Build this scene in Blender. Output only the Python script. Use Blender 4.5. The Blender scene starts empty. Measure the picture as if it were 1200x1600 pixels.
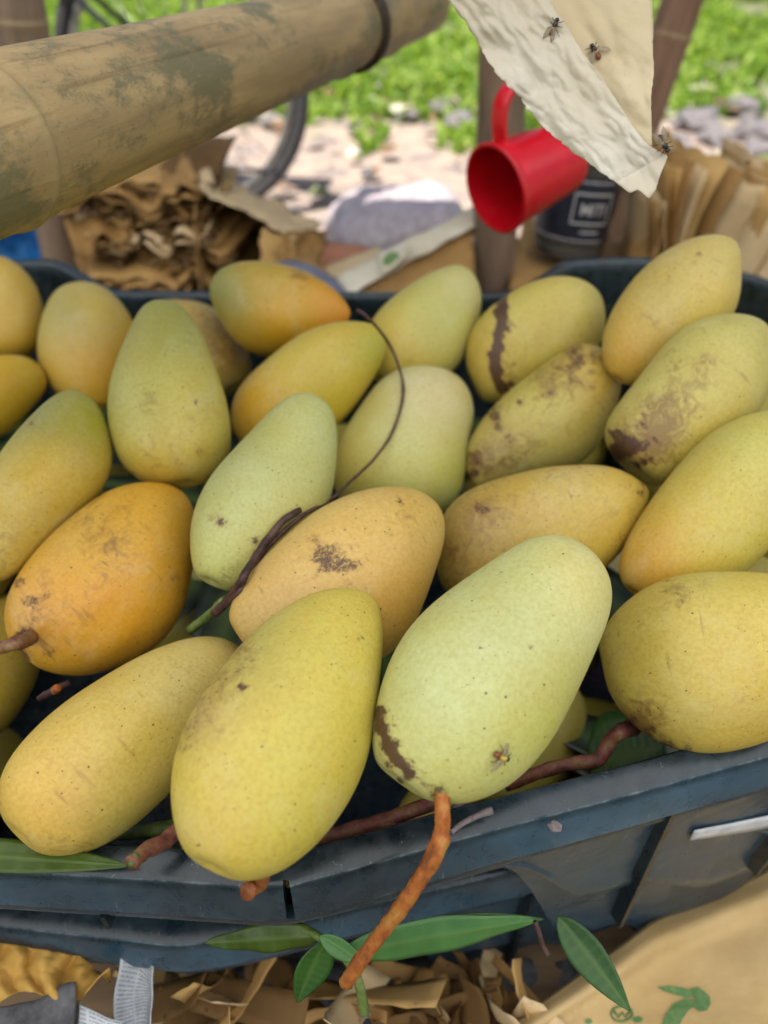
import bpy, bmesh, math, random
import numpy as np
from mathutils import Vector, Matrix, noise
from mathutils.bvhtree import BVHTree

# ------------------------------------------------------------------ camera, light, exposure
SC = bpy.context.scene
COL = SC.collection
EYE = 0.68                       # camera height above the ground (m)
PITCH = math.radians(40)         # looking down
FPX = 1204.0                     # focal length measured on the 1200 x 1600 photograph

cam = bpy.data.cameras.new('camera')
cam.sensor_fit = 'VERTICAL'
cam.sensor_height = 36.0
cam.lens = 36.0 * FPX / 1600.0
cam.clip_start = 0.02
cam.clip_end = 1500
cam.dof.use_dof = True
cam.dof.focus_distance = 0.335
cam.dof.aperture_fstop = 5.6
cam_ob = bpy.data.objects.new('camera', cam)
cam_ob.location = (0, 0, EYE)
cam_ob.rotation_euler = (math.pi / 2 - PITCH, 0, 0)
COL.objects.link(cam_ob)
SC.camera = cam_ob

SUN_EL, SUN_AZ = math.radians(66), math.radians(205)   # azimuth of the sun, clockwise from +Y
world = bpy.data.worlds.new('World')
SC.world = world
world.use_nodes = True
wn = world.node_tree
sky = wn.nodes.new('ShaderNodeTexSky')
sky.sky_type = 'NISHITA'
sky.sun_disc = False
sky.sun_elevation = SUN_EL
sky.sun_rotation = SUN_AZ
wn.links.new(sky.outputs[0], wn.nodes['Background'].inputs[0])
wn.nodes['Background'].inputs[1].default_value = 0.05

sun = bpy.data.lights.new('sun', 'SUN')
sun.energy = 5.0
sun.angle = math.radians(0.53)
sun.color = (1.0, 0.955, 0.88)
sun_ob = bpy.data.objects.new('sun', sun)
sun_dir = Vector((math.sin(SUN_AZ) * math.cos(SUN_EL), math.cos(SUN_AZ) * math.cos(SUN_EL), math.sin(SUN_EL)))
sun_ob.rotation_euler = sun_dir.to_track_quat('Z', 'Y').to_euler()
sun_ob.location = (0, 0, 6)
COL.objects.link(sun_ob)

SC.view_settings.view_transform = 'Standard'
SC.view_settings.look = 'None'
SC.view_settings.exposure = 1.28
SC.view_settings.gamma = 1.0
SC.view_settings.use_curve_mapping = False
SC.render.engine = 'CYCLES'
SC.cycles.use_denoising = True
SC.cycles.max_bounces = 8
SC.cycles.diffuse_bounces = 4
SC.cycles.transmission_bounces = 6
SC.cycles.caustics_reflective = False
SC.cycles.caustics_refractive = False

random.seed(7)
ORD = ['top', 'second', 'third', 'fourth', 'fifth', 'sixth', 'seventh', 'eighth', 'ninth', 'tenth', 'eleventh', 'twelfth', 'thirteenth', 'fourteenth', 'fifteenth', 'sixteenth', 'seventeenth', 'eighteenth',
       'nineteenth', 'twentieth', 'twenty first', 'twenty second', 'twenty third', 'twenty fourth', 'twenty fifth', 'twenty sixth', 'twenty seventh', 'twenty eighth', 'twenty ninth', 'thirtieth'] + ['thirty ' + w for w in ('first', 'second', 'third', 'fourth', 'fifth', 'sixth', 'seventh', 'eighth', 'ninth')] + ['fortieth', 'forty first', 'forty second', 'forty third']
RNG = np.random.default_rng(7)

# ------------------------------------------------------------------ geometry helpers
CR = Vector((1, 0, 0))
CU = Vector((0, math.sin(PITCH), math.cos(PITCH)))
CW = Vector((0, math.cos(PITCH), -math.sin(PITCH)))
CO = Vector((0, 0, EYE))


def ray(px, py):
    return CW + CR * ((px - 600) / FPX) + CU * ((800 - py) / FPX)


def at(px, py, d):               # the point seen at that pixel, d metres along the optical axis
    return CO + ray(px, py) * d


def at_z(px, py, z):
    r = ray(px, py)
    return CO + r * ((z - EYE) / r.z)


def at_y(px, py, y):
    r = ray(px, py)
    return CO + r * (y / r.y)


def lin(c, k=1.0):
    return tuple(k * ((v / 255) / 12.92 if v / 255 <= 0.04045 else ((v / 255 + 0.055) / 1.055) ** 2.4) for v in c)


def link(name, me, mat=None, parent=None, pm=None):
    o = bpy.data.objects.new(name, me)
    COL.objects.link(o)
    if mat is not None and me is not None and not me.materials:
        me.materials.append(mat)
    if parent is not None:
        o.parent = parent
        if pm is not None:
            o.matrix_parent_inverse = pm.inverted()
    return o


def mesh(name, verts, faces, smooth=True):
    me = bpy.data.meshes.new(name)
    me.from_pydata([tuple(v) for v in verts], [], [tuple(f) for f in faces])
    if smooth:
        me.polygons.foreach_set('use_smooth', [True] * len(me.polygons))
    me.update()
    return me


def tag(o, label=None, cat=None, group=None, kind=None):
    if label: o['label'] = label
    if cat: o['category'] = cat
    if group: o['group'] = group
    if kind: o['kind'] = kind
    return o


def empty(name, loc=(0, 0, 0), **kw):
    o = bpy.data.objects.new(name, None)
    o.empty_display_size = 0.02
    o.location = loc
    COL.objects.link(o)
    return tag(o, **kw)


def grid_faces(nu, nv, closed_u=False, off=0):
    f = []
    for i in range(nu if closed_u else nu - 1):
        for j in range(nv - 1):
            a, b = i * nv + j, ((i + 1) % nu) * nv + j
            f.append((off + a, off + b, off + b + 1, off + a + 1))
    return f


def frame_along(pts):
    """parallel-transport frames along a polyline"""
    n = len(pts)
    T = []
    for i in range(n):
        t = pts[min(i + 1, n - 1)] - pts[max(i - 1, 0)]
        T.append(t.normalized())
    ref = Vector((0, 0, 1)) if abs(T[0].z) < 0.9 else Vector((1, 0, 0))
    N = [(ref - T[0] * ref.dot(T[0])).normalized()]
    for i in range(1, n):
        v = N[-1] - T[i] * N[-1].dot(T[i])
        N.append(v.normalized())
    return T, N


def smooth_path(pts, per=6):
    """Catmull-Rom through the points"""
    P = [Vector(p) for p in pts]
    P = [P[0] * 2 - P[1]] + P + [P[-1] * 2 - P[-2]]
    out = []
    for i in range(1, len(P) - 2):
        for k in range(per):
            t = k / per
            a, b, c, d = P[i - 1], P[i], P[i + 1], P[i + 2]
            out.append(0.5 * ((2 * b) + (c - a) * t + (2 * a - 5 * b + 4 * c - d) * t * t + (3 * b - a - 3 * c + d) * t ** 3))
    out.append(P[-2])
    return out


def tube(pts, radii, sides=10, caps=True, lump=0.0, seed=0):
    n = len(pts)
    if not hasattr(radii, '__len__'):
        radii = [radii] * n
    T, N = frame_along(pts)
    V, Fc = [], []
    for i in range(n):
        B = T[i].cross(N[i])
        for k in range(sides):
            a = 2 * math.pi * k / sides
            r = radii[i]
            if lump:
                r *= 1 + lump * noise.noise(Vector((pts[i].x * 260 + seed, pts[i].y * 260 + k * 0.7, pts[i].z * 260)))
            V.append(pts[i] + (N[i] * math.cos(a) + B * math.sin(a)) * r)
    for i in range(n - 1):
        for k in range(sides):
            a, b = i * sides + k, i * sides + (k + 1) % sides
            Fc.append((a, b, b + sides, a + sides))
    if caps:
        Fc.append(tuple(range(sides))[::-1])
        Fc.append(tuple((n - 1) * sides + k for k in range(sides)))
    return V, Fc


def lerp_list(vals, n):
    m = len(vals)
    out = []
    for i in range(n):
        t = i / (n - 1) * (m - 1)
        k = min(int(t), m - 2)
        out.append(vals[k] + (vals[k + 1] - vals[k]) * (t - k))
    return out


def box_data(c, sx, sy, sz, rot=None):
    V = [Vector((x * sx / 2, y * sy / 2, z * sz / 2)) for x in (-1, 1) for y in (-1, 1) for z in (-1, 1)]
    if rot: V = [rot @ v for v in V]
    V = [v + Vector(c) for v in V]
    Fc = [(0, 1, 3, 2), (4, 6, 7, 5), (0, 4, 5, 1), (2, 3, 7, 6), (0, 2, 6, 4), (1, 5, 7, 3)]
    return V, Fc


def merge(parts):
    V, Fc = [], []
    for v, f in parts:
        o = len(V)
        V += list(v)
        Fc += [tuple(i + o for i in q) for q in f]
    return V, Fc


def solid_sheet(P, nu, nv, th):
    """closed thin sheet from a nu x nv grid of points"""
    V = [Vector(p) for p in P]
    N = []
    for i in range(nu):
        for j in range(nv):
            a = V[min(i + 1, nu - 1) * nv + j] - V[max(i - 1, 0) * nv + j]
            b = V[i * nv + min(j + 1, nv - 1)] - V[i * nv + max(j - 1, 0)]
            n = a.cross(b)
            N.append(n.normalized() if n.length > 1e-12 else Vector((0, 0, 1)))
    W = [v - n * th for v, n in zip(V, N)]
    o = len(V)
    Fc = grid_faces(nu, nv) + [tuple(q[::-1]) for q in grid_faces(nu, nv, off=o)]
    for i in range(nu - 1):
        a, b = i * nv, (i + 1) * nv
        Fc.append((a + o, b + o, b, a))
        a, b = i * nv + nv - 1, (i + 1) * nv + nv - 1
        Fc.append((a, b, b + o, a + o))
    for j in range(nv - 1):
        a, b = j, j + 1
        Fc.append((a, b, b + o, a + o))
        a, b = (nu - 1) * nv + j, (nu - 1) * nv + j + 1
        Fc.append((a + o, b + o, b, a))
    return V + W, Fc


def crumple(p, s, amp, seed=0.0, oct_=4):
    q = Vector(p) * s + Vector((seed, seed * 1.7, -seed))
    v = 0.0
    a = 1.0
    for k in range(oct_):
        v += a * (1 - 2 * abs(noise.noise(q)))
        q = q * 2.03 + Vector((3.1, 1.7, 9.2))
        a *= 0.5
    return amp * v / 2


def sst(x, a, b):
    t = np.clip((x - a) / (b - a), 0, 1)
    return t * t * (3 - 2 * t)


# ------------------------------------------------------------------ material helper
class NT:
    def __init__(self, name):
        self.m = bpy.data.materials.new(name)
        self.m.use_nodes = True
        self.t = self.m.node_tree
        self.bsdf = self.t.nodes['Principled BSDF']
        self.out = self.t.nodes['Material Output']

    def set(self, sock, v):
        if isinstance(v, bpy.types.NodeSocket):
            self.t.links.new(v, sock)
        else:
            if isinstance(v, tuple) and len(v) == 3 and sock.type == 'RGBA':
                v = v + (1.0,)
            sock.default_value = v

    def add(self, typ, inp=None, **props):
        n = self.t.nodes.new('ShaderNode' + typ)
        for k, v in props.items():
            setattr(n, k, v)
        for k, v in (inp or {}).items():
            self.set(n.inputs[k], v)
        return n

    def coord(self, scale=(1, 1, 1), rnd=True, which='Object'):
        tc = self.add('TexCoord').outputs[which]
        if rnd:
            r = self.add('ObjectInfo').outputs['Random']
            mm = self.add('VectorMath', {0: r, 1: (37.0, 53.0, 71.0)}, operation='MULTIPLY').outputs[0]
            tc = self.add('VectorMath', {0: tc, 1: mm}, operation='ADD').outputs[0]
        return self.add('Mapping', {'Vector': tc, 'Scale': scale}).outputs[0]

    def noise(self, vec, scale, detail=4, rough=0.55, dist=0.0):
        return self.add('TexNoise', {'Vector': vec, 'Scale': scale, 'Detail': detail, 'Roughness': rough, 'Distortion': dist}).outputs[0]

    def ramp(self, fac, *stops, interp='LINEAR'):
        n = self.add('ValToRGB', {0: fac})
        e = n.color_ramp.elements
        n.color_ramp.interpolation = interp
        while len(e) < len(stops): e.new(0.5)
        for s, (p, c) in zip(e, stops):
            s.position = p
            if not isinstance(c, tuple): c = (c, c, c)
            s.color = c + (1.0,)
        return n.outputs[0]

    def math(self, op, a, b=0.0, clamp=False):
        return self.add('Math', {0: a, 1: b}, operation=op, use_clamp=clamp).outputs[0]

    def mix(self, fac, a, b, mode='MIX'):
        n = self.add('Mix', data_type='RGBA', blend_type=mode)
        self.set(n.inputs[0], fac)
        self.set(n.inputs[6], a)
        self.set(n.inputs[7], b)
        return n.outputs[2]

    def attr(self, name, color=False):
        n = self.add('Attribute', attribute_name=name)
        return n.outputs['Color' if color else 'Fac']

    def bump(self, h, strength=0.3, dist=0.001):
        n = self.add('Bump', {'Height': h, 'Strength': strength, 'Distance': dist})
        self.set(self.bsdf.inputs['Normal'], n.outputs[0])

    def p(self, **kw):
        names = dict(color='Base Color', rough='Roughness', metal='Metallic', spec='Specular IOR Level', sss='Subsurface Weight',
                     trans='Transmission Weight', ior='IOR', coat='Coat Weight', alpha='Alpha', sheen='Sheen Weight')
        for k, v in kw.items():
            self.set(self.bsdf.inputs[names[k]], v)
        return self.m

    def translucent(self, color, fac):
        tr = self.add('BsdfTranslucent', {'Color': color}).outputs[0]
        mx = self.add('MixShader', {0: fac, 1: self.bsdf.outputs[0], 2: tr}).outputs[0]
        self.set(self.out.inputs[0], mx)


M = {}


def make_materials():
    # --- mango skin: colour blobs come from the mesh, freckles and scuffs from the nodes
    t = NT('mango_skin')
    v = t.coord()
    base = t.attr('skin', True)
    scuff = t.attr('scuff')
    stain = t.attr('stain')
    n1 = t.noise(v, 26, 4, 0.6)
    col = t.mix(t.ramp(n1, (0.34, 0.0), (0.68, 0.8)), base, t.mix(1.0, base, (0.96, 0.86, 0.64), 'MULTIPLY'))
    n2 = t.noise(v, 75, 5, 0.65, 0.6)
    col = t.mix(t.ramp(n2, (0.42, 0.0), (0.75, 0.4)), col, t.mix(1.0, col, (1.06, 1.05, 1.25), 'MULTIPLY'))
    n7 = t.noise(v, 520, 3, 0.6)
    col = t.mix(t.ramp(n7, (0.38, 0.0), (0.72, 0.75)), col, t.mix(1.0, col, (0.80, 0.74, 0.56), 'MULTIPLY'))
    # pale bloom left in patches
    nb = t.noise(v, 33, 7, 0.7, 0.4)
    col = t.mix(t.math('MULTIPLY', t.math('SUBTRACT', nb, 0.52), 1.6, clamp=True), col, t.mix(0.45, col, (0.62, 0.64, 0.46)))
    # lenticels
    vo = t.add('TexVoronoi', {'Vector': v, 'Scale': 300.0, 'Randomness': 1.0})
    size = t.math('MULTIPLY', t.add('SeparateColor', {0: vo.outputs['Color']}).outputs[0], 0.165)
    spot = t.math('LESS_THAN', vo.outputs['Distance'], size)
    gate = t.math('GREATER_THAN', t.add('SeparateColor', {0: vo.outputs['Color']}).outputs[1], 0.60)
    spot = t.math('MULTIPLY', spot, gate)
    col = t.mix(t.math('MULTIPLY', spot, 0.8), col, lin((72, 48, 22)))
    vo2 = t.add('TexVoronoi', {'Vector': v, 'Scale': 520.0})
    sp2 = t.math('MULTIPLY', t.math('LESS_THAN', vo2.outputs['Distance'], 0.17), 0.42)
    col = t.mix(sp2, col, t.mix(1.0, col, (1.14, 1.10, 1.05), 'MULTIPLY'))
    vo3 = t.add('TexVoronoi', {'Vector': v, 'Scale': 430.0, 'Randomness': 1.0})
    c3 = t.add('SeparateColor', {0: vo3.outputs['Color']})
    s3_ = t.math('MULTIPLY', t.math('LESS_THAN', vo3.outputs['Distance'], t.math('MULTIPLY', c3.outputs[0], 0.2)), t.math('GREATER_THAN', c3.outputs[2], 0.55))
    col = t.mix(t.math('MULTIPLY', s3_, 0.5), col, lin((116, 88, 40)))
    # broad faint smudges
    n8 = t.noise(v, 19, 8, 0.72, 0.5)
    sg = t.math('MULTIPLY', t.math('SUBTRACT', n8, 0.50), 2.6, clamp=True)
    col = t.mix(t.math('MULTIPLY', sg, t.math('ADD', 0.10, t.math('MULTIPLY', scuff, 0.6))), col, lin((140, 108, 50)))
    # scuffs: fine brown specks and streaks where the attribute allows
    n3 = t.noise(v, 130, 7, 0.72, 1.2)
    n4 = t.noise(v, 34, 3, 0.5)
    lim = t.math('SUBTRACT', 0.775, t.math('MULTIPLY', scuff, 0.30))
    s = t.math('ADD', t.math('MULTIPLY', n3, 0.72), t.math('MULTIPLY', n4, 0.34))
    sm = t.math('MULTIPLY', t.math('SUBTRACT', s, lim), 5.5, clamp=True)
    sm = t.math('MULTIPLY', sm, 0.78)
    col = t.mix(sm, col, lin((112, 78, 34)))
    # thin scratches
    vs = t.coord((1, 0.16, 0.5))
    n5 = t.noise(vs, 260, 2, 0.5, 0.3)
    sc = t.math('MULTIPLY', t.math('SUBTRACT', n5, 0.665), 12.0, clamp=True)
    sc = t.math('MULTIPLY', sc, t.math('MULTIPLY', scuff, 0.8))
    col = t.mix(sc, col, lin((120, 84, 40)))
    # stains
    n6 = t.noise(v, 420, 8, 0.8, 0.6)
    st = t.math('SUBTRACT', t.math('ADD', stain, t.math('MULTIPLY', n6, 1.5)), 1.34)
    st = t.math('MULTIPLY', st, 5.0, clamp=True)
    ha = t.math('MULTIPLY', t.math('SUBTRACT', t.math('ADD', stain, t.math('MULTIPLY', n6, 1.5)), 1.10), 2.2, clamp=True)
    col = t.mix(t.math('MULTIPLY', ha, 0.45), col, lin((136, 100, 48)))
    col = t.mix(t.math('MULTIPLY', st, 0.93), col, t.ramp(n6, (0.3, lin((36, 20, 20))), (0.7, lin((92, 56, 36)))))
    ro = t.math('ADD', 0.34, t.math('MULTIPLY', n2, 0.26))
    hb = t.math('SUBTRACT', t.math('MULTIPLY', t.noise(v, 900, 2), 0.25), t.math('ADD', t.math('MULTIPLY', spot, 0.5), t.math('MULTIPLY', st, 0.6)))
    t.bump(t.math('ADD', hb, t.math('MULTIPLY', n1, 1.2)), 0.32, 0.0007)
    t.bsdf.inputs['Subsurface Radius'].default_value = (1.0, 0.6, 0.2)
    t.bsdf.inputs['Subsurface Scale'].default_value = 0.003
    M['mango'] = t.p(color=col, rough=ro, spec=0.5, sss=0.10)

    # --- crate plastic
    t = NT('crate_plastic')
    v = t.coord(rnd=True)
    w = t.attr('wear')
    n1 = t.noise(v, 14, 5, 0.6)
    n2 = t.noise(v, 90, 6, 0.7, 0.5)
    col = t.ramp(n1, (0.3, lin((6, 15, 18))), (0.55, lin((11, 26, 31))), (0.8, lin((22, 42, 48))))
    dust = t.math('MULTIPLY', t.math('SUBTRACT', n2, 0.44), 3.0, clamp=True)
    col = t.mix(t.math('MULTIPLY', dust, 0.22), col, lin((104, 108, 108)))
    vs = t.coord((1, 1, 0.1))
    n3 = t.noise(vs, 240, 3, 0.6, 1.0)
    scr = t.math('MULTIPLY', t.math('SUBTRACT', n3, 0.67), 12.0, clamp=True)
    col = t.mix(t.math('MULTIPLY', scr, 0.45), col, lin((150, 160, 162)))
    wm = t.math('MULTIPLY', t.math('SUBTRACT', t.math('ADD', w, t.math('MULTIPLY', n2, 1.8)), 1.72), 2.2, clamp=True)
    col = t.mix(t.math('MULTIPLY', wm, 0.5), col, lin((120, 140, 142)))
    fd = t.attr('sky_tint')
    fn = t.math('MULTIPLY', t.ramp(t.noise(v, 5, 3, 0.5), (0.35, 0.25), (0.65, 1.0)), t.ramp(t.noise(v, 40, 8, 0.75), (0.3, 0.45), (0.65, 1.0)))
    col = t.mix(t.math('MULTIPLY', t.math('MULTIPLY', fd, fn), 0.75), col, lin((72, 112, 136)))  # blue sky reflection painted into the plastic of lip and skirt
    du = t.attr('dust')
    dn = t.ramp(t.noise(v, 32, 6, 0.7), (0.25, 0.25), (0.7, 1.0))
    col = t.mix(t.math('MULTIPLY', t.math('MULTIPLY', du, dn), 0.20), col, lin((96, 102, 108)))
    ro = t.math('ADD', 0.12, t.math('ADD', t.math('MULTIPLY', n2, 0.36), t.math('MULTIPLY', du, 0.02)))
    t.bump(t.math('ADD', t.math('MULTIPLY', n2, 0.35), t.math('ADD', t.math('MULTIPLY', n1, 1.6), t.math('MULTIPLY', t.math('MULTIPLY', du, t.noise(v, 24, 3, 0.5, 1.2)), 6.0))), 0.2, 0.0014)
    M['crate'] = t.p(color=col, rough=ro, spec=0.5)
    t = NT('crate_grey')
    v = t.coord()
    n2 = t.noise(v, 60, 6, 0.7, 0.5)
    col = t.ramp(n2, (0.3, lin((66, 74, 80))), (0.75, lin((120, 126, 130))))
    M['crate_edge'] = t.p(color=col, rough=0.55)
    t = NT('pale_strip_surface')
    M['tape'] = t.p(color=t.ramp(t.noise(t.coord(), 120, 4), (0.3, lin((176, 178, 182))), (0.7, lin((215, 215, 216)))), rough=0.4)

    # --- bamboo
    def bamboo(name, a, b, patch, amt, sc=1.0):
        t = NT(name)
        v = t.coord((1, 1, 0.13))
        vi = t.coord((1, 1, 0.55))
        n1 = t.noise(v, 60 * sc, 5, 0.6)
        col = t.ramp(n1, (0.3, a), (0.7, b))
        n2 = t.math('ADD', t.math('MULTIPLY', t.noise(vi, 20 * sc, 3, 0.6), .55), t.math('MULTIPLY', t.noise(vi, 120 * sc, 8, 0.8, 0.3), .45))
        pm = t.math('MULTIPLY', t.math('SUBTRACT', n2, 0.64 - amt), 12.0, clamp=True)
        col = t.mix(t.math('MULTIPLY', pm, 0.8), col, patch)
        n3 = t.noise(t.coord((1, 1, 0.03)), 190 * sc, 3, 0.6)
        col = t.mix(t.math('MULTIPLY', t.math('SUBTRACT', n3, 0.58), 5.0, clamp=True), col, t.mix(1.0, col, (0.62, 0.55, 0.45), 'MULTIPLY'))
        n4 = t.noise(t.coord(), 420, 4, 0.7)
        col = t.mix(t.math('MULTIPLY', t.math('SUBTRACT', n4, 0.60), 6.0, clamp=True), col, t.mix(1.0, col, (0.5, 0.45, 0.4), 'MULTIPLY'))
        node = t.attr('node')
        col = t.mix(t.math('MULTIPLY', node, 0.55), col, lin((150, 130, 92)))
        t.bump(t.math('ADD', t.math('MULTIPLY', n2, 0.6), t.math('ADD', n3, t.math('MULTIPLY', n4, 0.3))), 0.35, 0.001)
        return t.p(color=col, rough=0.55, spec=0.35)
    M['bamboo_near'] = bamboo('old_bamboo', lin((138, 116, 80)), lin((178, 152, 106)), lin((98, 96, 70)), 0.145)
    M['bamboo_post'] = bamboo('grey_bamboo', lin((104, 86, 70)), lin((150, 126, 104)), lin((84, 76, 66)), 0.03)
    M['bamboo_red'] = bamboo('red_bamboo', lin((112, 82, 62)), lin((152, 116, 90)), lin((88, 68, 54)), 0.03)
    t = NT('bamboo_hollow'); M['hollow'] = t.p(color=lin((60, 44, 28)), rough=0.9)

    # --- papers
    def kraft(name, a, b, crease=0.0, dirty=0.25, tl=0.12):
        t = NT(name)
        v = t.coord()
        n1 = t.noise(v, 11, 4, 0.6)
        n2 = t.noise(v, 160, 5, 0.7)
        col = t.ramp(n1, (0.3, a), (0.7, b))
        col = t.mix(t.math('MULTIPLY', n2, 0.35), col, t.mix(1.0, col, (0.72, 0.68, 0.6), 'MULTIPLY'))
        dm = t.math('MULTIPLY', t.math('SUBTRACT', t.noise(v, 42, 5, 0.7), 0.6), 5.0, clamp=True)
        col = t.mix(t.math('MULTIPLY', dm, dirty), col, lin((96, 74, 44)))
        h = t.math('ADD', n2, t.noise(v, 55, 4, 0.6))
        if crease:
            wv = t.add('VectorMath', {0: v, 1: t.add('VectorMath', {0: t.add('TexNoise', {'Vector': v, 'Scale': 60.0}).outputs[1], 1: (.02, .02, .02)}, operation='MULTIPLY').outputs[0]}, operation='ADD').outputs[0]
            for sc_, am in ((55.0, 1.6), (130.0, .8), (300.0, .35)):
                h = t.math('ADD', h, t.math('MULTIPLY', t.add('TexVoronoi', {'Vector': wv, 'Scale': sc_}).outputs['Distance'], am * crease))
        t.bump(h, 0.35 + .1 * crease, 0.0012 + .0006 * crease)
        m = t.p(color=col, rough=0.72, spec=0.25)
        t.translucent(col, tl)
        return m
    M['kraft'] = kraft('kraft_paper', lin((182, 142, 84)), lin((208, 170, 108)))
    M['kraft_bag'] = kraft('kraft_bag_paper', lin((200, 168, 112)), lin((220, 190, 138)), crease=.25)
    M['kraft_old'] = kraft('aged_kraft_paper', lin((150, 112, 62)), lin((190, 150, 92)), dirty=0.5)
    M['kraft_yellow'] = kraft('yellow_kraft_paper', lin((192, 146, 66)), lin((214, 172, 92)), crease=.35)
    M['kraft_shaded'] = kraft('shaded_kraft_paper', lin((98, 72, 40)), lin((132, 100, 58)), dirty=0.5)  # kraft coloured darker to put the shade below the crates into it
    M['kraft_light'] = kraft('pale_kraft_paper', lin((206, 176, 130)), lin((226, 200, 156)))
    M['cream'] = kraft('cream_paper', lin((214, 200, 168)), lin((230, 222, 200)), dirty=0.15)
    M['tan_inside'] = kraft('tan_paper_back', lin((218, 200, 160)), lin((232, 218, 186)), crease=.35, dirty=0.3, tl=0.3)
    M['waxed'] = kraft('waxed_wrapping_paper', lin((226, 214, 190)), lin((242, 238, 228)), crease=.35, dirty=0.2, tl=0.4)
    M['terracotta'] = kraft('terracotta_paper', lin((190, 120, 88)), lin((205, 140, 104)))
    t = NT('newsprint')
    v = t.coord(rnd=False, which='UV')
    br = t.add('TexBrick', {'Vector': v, 'Color1': (1, 1, 1), 'Color2': (1, 1, 1), 'Mortar': (0, 0, 0), 'Scale': 1.0})
    sp = t.add('SeparateXYZ', {0: v})
    line = t.math('GREATER_THAN', t.math('FRACT', t.math('MULTIPLY', sp.outputs[1], 22.0)), 0.55)
    wd = t.noise(t.add('Mapping', {'Vector': v, 'Scale': (60.0, 22.0, 1.0)}).outputs[0], 1.0, 2, 0.6)
    ink = t.math('MULTIPLY', line, t.math('GREATER_THAN', wd, 0.44))
    colm = t.math('GREATER_THAN', t.math('FRACT', t.math('MULTIPLY', sp.outputs[0], 3.0)), 0.1)
    ink = t.math('MULTIPLY', ink, colm)
    base = t.ramp(t.noise(v, 6, 4), (0.3, lin((176, 180, 186))), (0.7, lin((206, 208, 210))))
    M['news'] = t.p(color=t.mix(t.math('MULTIPLY', ink, 0.5), base, lin((48, 48, 54))), rough=0.8)
    t.translucent(base, 0.1)
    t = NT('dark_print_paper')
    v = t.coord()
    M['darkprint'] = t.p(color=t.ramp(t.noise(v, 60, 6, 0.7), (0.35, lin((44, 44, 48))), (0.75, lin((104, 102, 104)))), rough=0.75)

    # --- plants
    def leafm(name, a, b, tl):
        t = NT(name)
        v = t.coord()
        n1 = t.noise(v, 40, 4)
        vein = t.attr('vein')
        col = t.ramp(n1, (0.3, a), (0.7, b))
        col = t.mix(t.math('MULTIPLY', vein, 0.35), col, lin((112, 138, 66)))
        t.bump(t.math('ADD', vein, t.noise(v, 220, 2)), 0.25, 0.0008)
        m = t.p(color=col, rough=0.36, spec=0.45)
        t.translucent(t.mix(1.0, col, (1.1, 1.4, 0.5), 'MULTIPLY'), tl)
        return m
    M['leaf'] = leafm('mango_leaf', lin((36, 72, 26)), lin((58, 100, 36)), 0.28)
    M['leaf_pale'] = leafm('mango_leaf_underside', lin((66, 112, 56)), lin((92, 138, 74)), 0.28)
    M['leaf_olive'] = leafm('olive_mango_leaf', lin((56, 78, 16)), lin((78, 98, 26)), 0.3)

    M['leaf_gap_shade'] = leafm('gap_shade_leaf', lin((16, 26, 12)), lin((30, 44, 20)), 0.05)  # near-black leaf colour that stands in for shade in the gaps

    def bark(name, a, b, c):
        t = NT(name)
        v = t.coord()
        n1 = t.noise(t.coord((1, 1, .45)), 130, 6, 0.7)
        n2 = t.noise(v, 620, 5, 0.7)
        col = t.ramp(n1, (0.32, a), (0.5, b), (0.68, c))
        col = t.mix(t.math('MULTIPLY', t.math('SUBTRACT', n2, 0.55), 5.0, clamp=True), col, t.mix(1.0, col, (0.4, 0.34, 0.3), 'MULTIPLY'))
        t.bump(n2, 0.3, 0.0008)
        return t.p(color=col, rough=0.5, spec=0.35)
    M['stem_orange'] = bark('orange_stem', lin((92, 52, 36)), lin((166, 94, 40)), lin((172, 130, 62)))
    bark('rust_stem', lin((92, 50, 34)), lin((150, 86, 44)), lin((150, 112, 60)))
    M['stem_rust'] = bpy.data.materials['rust_stem']
    M['stem_red'] = bark('red_stem', lin((66, 38, 36)), lin((112, 64, 52)), lin((126, 104, 60)))
    M['twig_dark'] = bark('dark_twig', lin((44, 28, 28)), lin((74, 50, 46)), lin((96, 72, 62)))
    M['twig_grey'] = bark('grey_twig', lin((90, 78, 80)), lin((124, 112, 112)), lin((110, 92, 86)))
    M['stem_green'] = bark('green_stem', lin((58, 74, 34)), lin((92, 110, 50)), lin((124, 130, 80)))

    t = NT('grass_blades')
    rd = t.attr('tone')
    col = t.ramp(rd, (0.0, (0.06, 0.12, 0.016)), (0.45, (0.16, 0.26, 0.03)), (1.0, (0.34, 0.42, 0.12)))
    m = t.p(color=col, rough=0.5, spec=0.3)
    t.translucent(t.mix(1.0, col, (1.8, 1.8, 0.8), 'MULTIPLY'), 0.5)
    M['grass'] = m

    t = NT('leaf_litter')
    M['litter'] = t.p(color=t.ramp(t.attr('tone'), (0.0, lin((58, 46, 38))), (0.3, lin((120, 92, 62))), (0.5, lin((150, 136, 124))), (0.66, lin((96, 110, 50))), (0.8, lin((186, 176, 166))), (1.0, lin((84, 78, 84)))), rough=0.8)
    # --- ground
    t = NT('dry_soil')
    v = t.coord(rnd=False)
    n1 = t.noise(v, 2.6, 8, 0.7)
    n2 = t.noise(v, 11, 8, 0.75, 0.6)
    n3 = t.noise(v, 120, 4, 0.6)
    col = t.ramp(n1, (0.3, lin((126, 112, 104))), (0.5, lin((162, 144, 130))), (0.7, lin((144, 128, 118))))
    col = t.mix(t.ramp(n2, (0.48, 0.0), (0.62, 0.9)), col, lin((106, 98, 100)))
    col = t.mix(t.ramp(n3, (0.5, 0.0), (0.75, 0.5)), col, lin((180, 164, 148)))
    gm = t.attr('turf')
    col = t.mix(t.math('MULTIPLY', gm, t.ramp(n2, (0.3, 1.0), (0.6, 0.45))), col, (0.06, 0.10, 0.025))
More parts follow.
